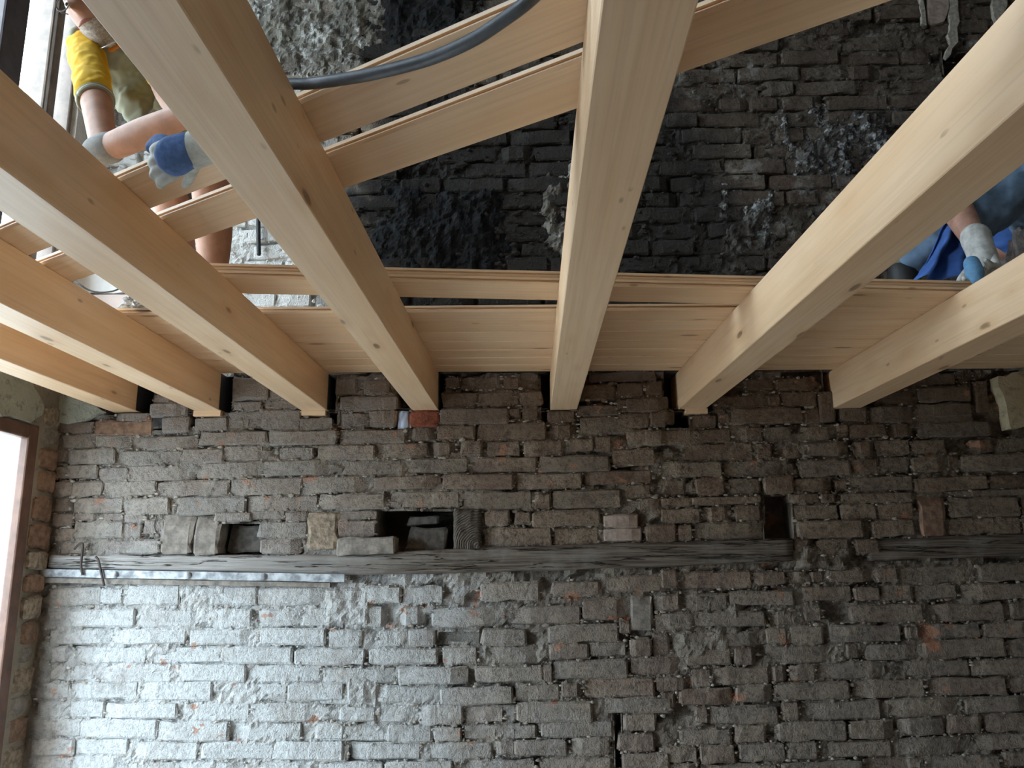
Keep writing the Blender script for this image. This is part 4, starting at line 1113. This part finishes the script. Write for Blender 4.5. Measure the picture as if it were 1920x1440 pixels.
limb(bm_, [sR_, sR_.lerp(el, 0.5), el], [0.057, 0.048, 0.040], 14)
limb(bm_, [el, el.lerp(wr, 0.4), wr], [0.041, 0.042, 0.029], 14)
limb(bm_, [sL_, sL_.lerp(elq, 0.5), elq], [0.057, 0.048, 0.040], 14)
limb(bm_, [elq, elq.lerp(wrq, 0.4), wrq], [0.041, 0.042, 0.029], 14)
limb(bm_, [hip, hip.lerp(kn, 0.5), kn], [0.095, 0.080, 0.060], 14)
limb(bm_, [kn, kn.lerp(ank, 0.35), ank], [0.058, 0.058, 0.038], 14)
limb(bm_, [pel, pel.lerp(kn2, 0.5), kn2], [0.095, 0.080, 0.060], 14)
limb(bm_, [kn2, an2], [0.058, 0.040], 14)
fuse(bm_, 'body', M['skin2'], p, 0.009, 4)
head(p, hdc, Vector((-0.6, -0.55, -0.6)), Vector((-0.3, -0.4, 0.85)), M['skin2'], M['hair2'])
jn = MB()
limb(jn, [hip, hip.lerp(kn, 0.5), kn + (kn - hip) * 0.03], [0.110, 0.097, 0.080], 18)
limb(jn, [kn, kn.lerp(ank, 0.35), kn.lerp(ank, 0.75), kn.lerp(ank, 0.93)], [0.080, 0.082, 0.070, 0.058], 18)
limb(jn, [pel, pel.lerp(kn2, 0.5), kn2], [0.125, 0.097, 0.075], 18)
limb(jn, [kn2, kn2.lerp(an2, 0.8)], [0.072, 0.058], 18)
for i, v in enumerate(jn.v): jn.v[i] = (v[0], v[1], max(v[2], ZD + 0.004))
fuse(jn, 'jeans', M['jeans'], p, 0.008, 3, 0.028, 0.05)
sh = MB()
limb(sh, [pel.lerp(che, 0.1), pel.lerp(che, 0.5), che, che.lerp(nck, 0.45)], [0.160, 0.150, 0.160, 0.11], 20)
limb(sh, [sR_, che.lerp(nck, 0.35), sL_], [0.074, 0.095, 0.074], 16)
limb(sh, [sR_, sR_.lerp(el, 0.55)], [0.068, 0.064], 16)
limb(sh, [sL_, sL_.lerp(elq, 0.55)], [0.068, 0.064], 16)
fuse(sh, 'shirt', M['bluecloth'], p, 0.008, 3, 0.022, 0.055)
# loose blue work cloth hanging between the arm and the shin
cl = MB(); nu, nv = 26, 22
top0, top1 = onY(1775, 408, 2.36), onY(1822, 418, 2.40)
bot0, bot1 = onY(1716, 523, 2.30), onY(1826, 526, 2.33)
for j in range(nv + 1):
    v = j / nv
    for i in range(nu + 1):
        u = i / nu
        a = top0.lerp(top1, u); b = bot0.lerp(bot1, u)
        q = a.lerp(b, v ** 0.9)
        q += Vector((0.012 * math.sin(u * 7 + v * 3) * v, 0.030 * math.sin(u * 15 + v * 2.2) * (0.3 + v) + 0.02 * fbm(u*4, v*4, 3, 2), -0.012 * math.sin(v*3) * math.cos(u * 9)))
        q.z = max(q.z, ZT + 2*TB + 0.004)
        cl.v.append(tuple(q))
for j in range(nv):
    for i in range(nu): cl.f.append((j*(nu+1)+i, j*(nu+1)+i+1, (j+1)*(nu+1)+i+1, (j+1)*(nu+1)+i))
o = cl.build('apron', M['bluecloth'], p, True); o['label'] = 'bright blue work cloth hanging in front'
sd = o.modifiers.new('solid', 'SOLIDIFY'); sd.thickness = 0.003
sk = MB(); limb(sk, [kn.lerp(ank, 0.86), ank], [0.045, 0.042], 14); fuse(sk, 'sock', M['sock'], p, 0.006, 2)
fo = onY(1688, 512, 2.46); fo.z = ZD + 0.045
so = MB(); limb(so, [fo + Vector((0.05, 0.02, 0)), fo + Vector((-0.04, -0.03, -0.003)), fo + Vector((-0.12, -0.07, -0.010))], [0.044, 0.042, 0.034], 14)
limb(so, [fo + Vector((0.02, 0, 0.0)), ank.lerp(fo, 0.15)], [0.046, 0.044], 14)
for i, v in enumerate(so.v): so.v[i] = (v[0], v[1], max(v[2], ZD + 0.0005))
fuse(so, 'shoe', M['shoe'], p, 0.007, 2)
so = MB(); limb(so, [an2 + Vector((0, -0.02, -0.01)), an2 + Vector((0.02, 0.10, -0.02))], [0.044, 0.036], 14)
for i, v in enumerate(so.v): so.v[i] = (v[0], v[1], max(v[2], ZD + 0.0005))
fuse(so, 'shoe', M['shoe'], p, 0.007, 2)
fd = (onY(1858, 528, 2.19) - wr).normalized()
gl = hand(p, wr + fd * 0.005, fd, Vector((0.75, 0.55, 0.2)), 0.08, M['glovew'], 'glove', 1, (0.9, 0.35, 0.2), 0.9, 0.6)
gl['label'] = 'dirty white and light blue work glove'
gc = MB(); limb(gc, [wr - fd * 0.05, wr, wr + fd * 0.035], [0.040, 0.037, 0.038], 16)
o = fuse(gc, 'glove_cuff', M['glovew'], None, 0.005, 2); o.parent = gl
gb = MB(); g0 = onY(1822, 494, 2.165); limb(gb, [g0, g0 + fd * 0.035, g0 + fd * 0.055], [0.021, 0.0235, 0.016], 14)
o = fuse(gb, 'glove_palm', M['glovelb'], None, 0.004, 2); o.parent = gl
hand(p, wrq, Vector((-0.3, -0.5, -0.6)), Vector((0.4, -0.5, 0.5)), 0.08, M['glovew'], 'glove', -1, (0.5, 0.6, 0.4), 0.98)

# crumpled sack behind the right worker
def lump(name, c, rx, ry, rz, m_, seed, amp, sub=4):
    bm = bmesh.new(); bmesh.ops.create_icosphere(bm, subdivisions=sub, radius=1.0)
    for v in bm.verts:
        d = v.co.normalized(); n1 = fbm(d.x*2.2 + seed, d.y*2.2, d.z*2.2, 4)
        rdg = abs(fbm(d.x*4 + seed, d.y*4 + 5, d.z*4, 3))
        v.co = Vector((d.x*rx, d.y*ry, d.z*rz)) * (1 + amp * n1 - amp * 0.8 * rdg)
        v.co.z = max(v.co.z, -rz * 0.9)
    me = bpy.data.meshes.new(name); bm.to_mesh(me); bm.free(); me.materials.append(m_)
    o = link(name, me); o.location = c
    return o
o = lump('crumpled_sack', (1.43, 2.40, ZD + 0.115), 0.062, 0.05, 0.125, M['rag'], 4.0, 0.5); o.location.z = ZD + 0.1128
tag(o, 'crumpled dirty pale sack behind the crouching worker at the right', 'sack')
q = onY(243, 572, 2.36)
o = lump('crumpled_film', (q.x + 0.01, 2.36, ZD + 0.03), 0.032, 0.025, 0.028, M['wrap'], 9.0, 0.7); o.location.z = ZD + 0.0252
tag(o, 'small crumpled heap of clear plastic film on the deck edge at the left', 'plastic film')
# thin black cord sagging behind, and pipe stub on the upper wall
P = [onY(120, 515, 2.62), onY(146, 531, 2.60), onY(165, 543, 2.60), onY(185, 548, 2.60), onY(205, 547, 2.60), onY(222, 542, 2.60), onY(250, 525, 2.62)]
mb = MB(); mb.tube(catmull(P, 5), 0.0028, 8)
tag(mb.build('cord', M['black'], None, True), 'thin black cord sagging in front of the bright upper wall', 'cord')
a = onY(487, 418); b = onY(488, 482)
mb = MB(); mb.tube([(a.x, D - 0.018, a.z + 0.25), (a.x, D - 0.018, a.z), (b.x, D - 0.018, b.z + 0.006), (b.x, D - 0.018, b.z)], [0.0085, 0.0085, 0.0085, 0.006], 12)
tag(mb.build('conduit_pipe', M['black'], None, True), 'black vertical conduit pipe on the white upper brick wall', 'pipe')

# pale vertical mortar strips of a removed partition at the upper right
for q, lab in (([(1716, -30), (1722, 0), (1722, 20), (1727, 48), (1734, 50), (1731, 25), (1728, -30)], 'left'), ([(1776, -30), (1776, 30), (1774, 60), (1776, 82), (1766, 108), (1772, 112), (1786, 96), (1796, 74), (1794, 40), (1791, -30)], 'middle'), ([(1860, -30), (1860, 30), (1864, 46), (1878, 34), (1884, 10), (1890, -30)], 'right')):
    o = slab('mortar_strip', XZ(q), lambda u, v, d: (u, D + 0.006 - d, v), 0.020, M['palemortar'], wu, 0.014, 3 + len(lab))
o = slab('plaster_patch', XZ([(1738, -30), (1738, 44), (1752, 48), (1770, 40), (1775, 20), (1773, -30)]), lambda u, v, d: (u, D + 0.006 - d, v), 0.018, M['pinkbrick'], wu, 0.01, 21)
# lumpy remains of plaster and mortar crust
def lumpy(px, amp, bias, seed, m_, parent, name='plaster_crust', step=0.008, f=9.0):
    x0, x1, z0, z1 = wrect(*px)
    nx = int((x1 - x0) / step); nzz = int((z1 - z0) / step); V = []; Fc = []
    for j in range(nzz + 1):
        for i in range(nx + 1):
            u, v = i / nx, j / nzz; x = x0 + (x1 - x0) * u; zz = z0 + (z1 - z0) * v
            edge = min(1.0, 5.0 * min(u, 1 - u, v, 1 - v))
            h = amp * (0.7 * fbm(x * f, zz * f, seed, 4) + 0.35 * fbm(x * f * 4, zz * f * 4, seed + 3, 3) + bias) - 0.035 * (1 - edge)
            V.append((x, D - h, zz))
    W = nx + 1
    for j in range(nzz):
        for i in range(nx):
            q = (j*W + i, j*W + i + 1, (j+1)*W + i + 1, (j+1)*W + i)
            if min(V[k][1] for k in q) < D + 0.02: Fc.append(q)
    o = mesh(name, V, Fc, m_, None); o.parent = parent
    return o
def crust_mat(name, lo, hi, pale):
    m, nt, b = new_mat(name)
    g = N(nt, 'ShaderNodeNewGeometry'); P = g.outputs['Position']
    n1 = nz(nt, P, 11, 5, 0.65); n2 = nz(nt, P, 45, 5, 0.7); n3 = nz(nt, P, 5, 3)
    c = mixc(nt, ramp(nt, n1, 0.35, 0.65), lo, hi)
    c = mixc(nt, math_(nt, 'MULTIPLY', ramp(nt, n2, 0.48, 0.62), ramp(nt, n3, 0.42, 0.58)), c, pale)
    L(nt, c, b.inputs['Base Color']); b.inputs['Roughness'].default_value = 0.95; b.inputs['Specular IOR Level'].default_value = 0.2
    bump(nt, b, math_(nt, 'ADD', n1, n2), 1.0, 0.012)
    return m
M['crust'] = crust_mat('grey_lime_crust', (0.12, 0.11, 0.095), (0.26, 0.245, 0.21), (0.55, 0.55, 0.54))
M['crust_dark'] = crust_mat('dark_lime_crust', (0.05, 0.045, 0.04), (0.12, 0.11, 0.10), (0.42, 0.43, 0.44))
M['soot'] = crust_mat('soot_crust', (0.010, 0.010, 0.011), (0.018, 0.018, 0.019), (0.03, 0.03, 0.032))
for px, amp, bias, seed, mk, par in (((430, -40, 720, 150), 0.034, 0.5, 2.0, 'crust', wu), ((505, 110, 660, 215), 0.045, 0.15, 7.0, 'crust', wu), ((690, 330, 960, 540), 0.030, 0.35, 12.0, 'soot', wu),
                                     ((700, -60, 890, 110), 0.03, 0.3, 14.0, 'soot', wu), ((1440, 190, 1720, 350), 0.050, 0.06, 21.0, 'crust_dark', wu), ((1010, 280, 1100, 520), 0.045, 0.02, 27.0, 'crust', wu), ((1330, 330, 1480, 500), 0.045, -0.02, 33.0, 'crust_dark', wu),
                                     ((595, 1090, 710, 1185), 0.024, 0.0, 41.0, 'mortar', wb), ((1245, 1090, 1420, 1260), 0.026, -0.02, 47.0, 'mortar', wb), ((1480, 1015, 1620, 1075), 0.030, 0.02, 52.0, 'mortar', wb), ((640, 1260, 720, 1340), 0.022, 0.0, 58.0, 'mortar', wb)):
    lumpy(px, amp, bias, seed, M[mk], par)

# low in the upper left corner: white slab added for brightness, pink plaster below
o = slab('plaster_patch', [(XL + 0.004, 2.615), (-1.36, 2.615), (-1.34, 2.80), (-1.40, 2.98), (XL + 0.004, 3.0)], lambda u, v, d: (u, D - 0.002 - d, v), 0.017, M['brightwhite'], wu, 0.012, 61)
o['label'] = 'white slab added to brighten the upper left corner'
o = slab('plaster_patch', [(XL + 0.004, ZD + 0.002), (-1.36, ZD + 0.002), (-1.36, 2.605), (XL + 0.004, 2.605)], lambda u, v, d: (u, D - 0.002 - d, v), 0.024, M['pinkwash'], wu, 0.002, 67)
o['label'] = 'pale pink plaster skirting in the upper left corner'
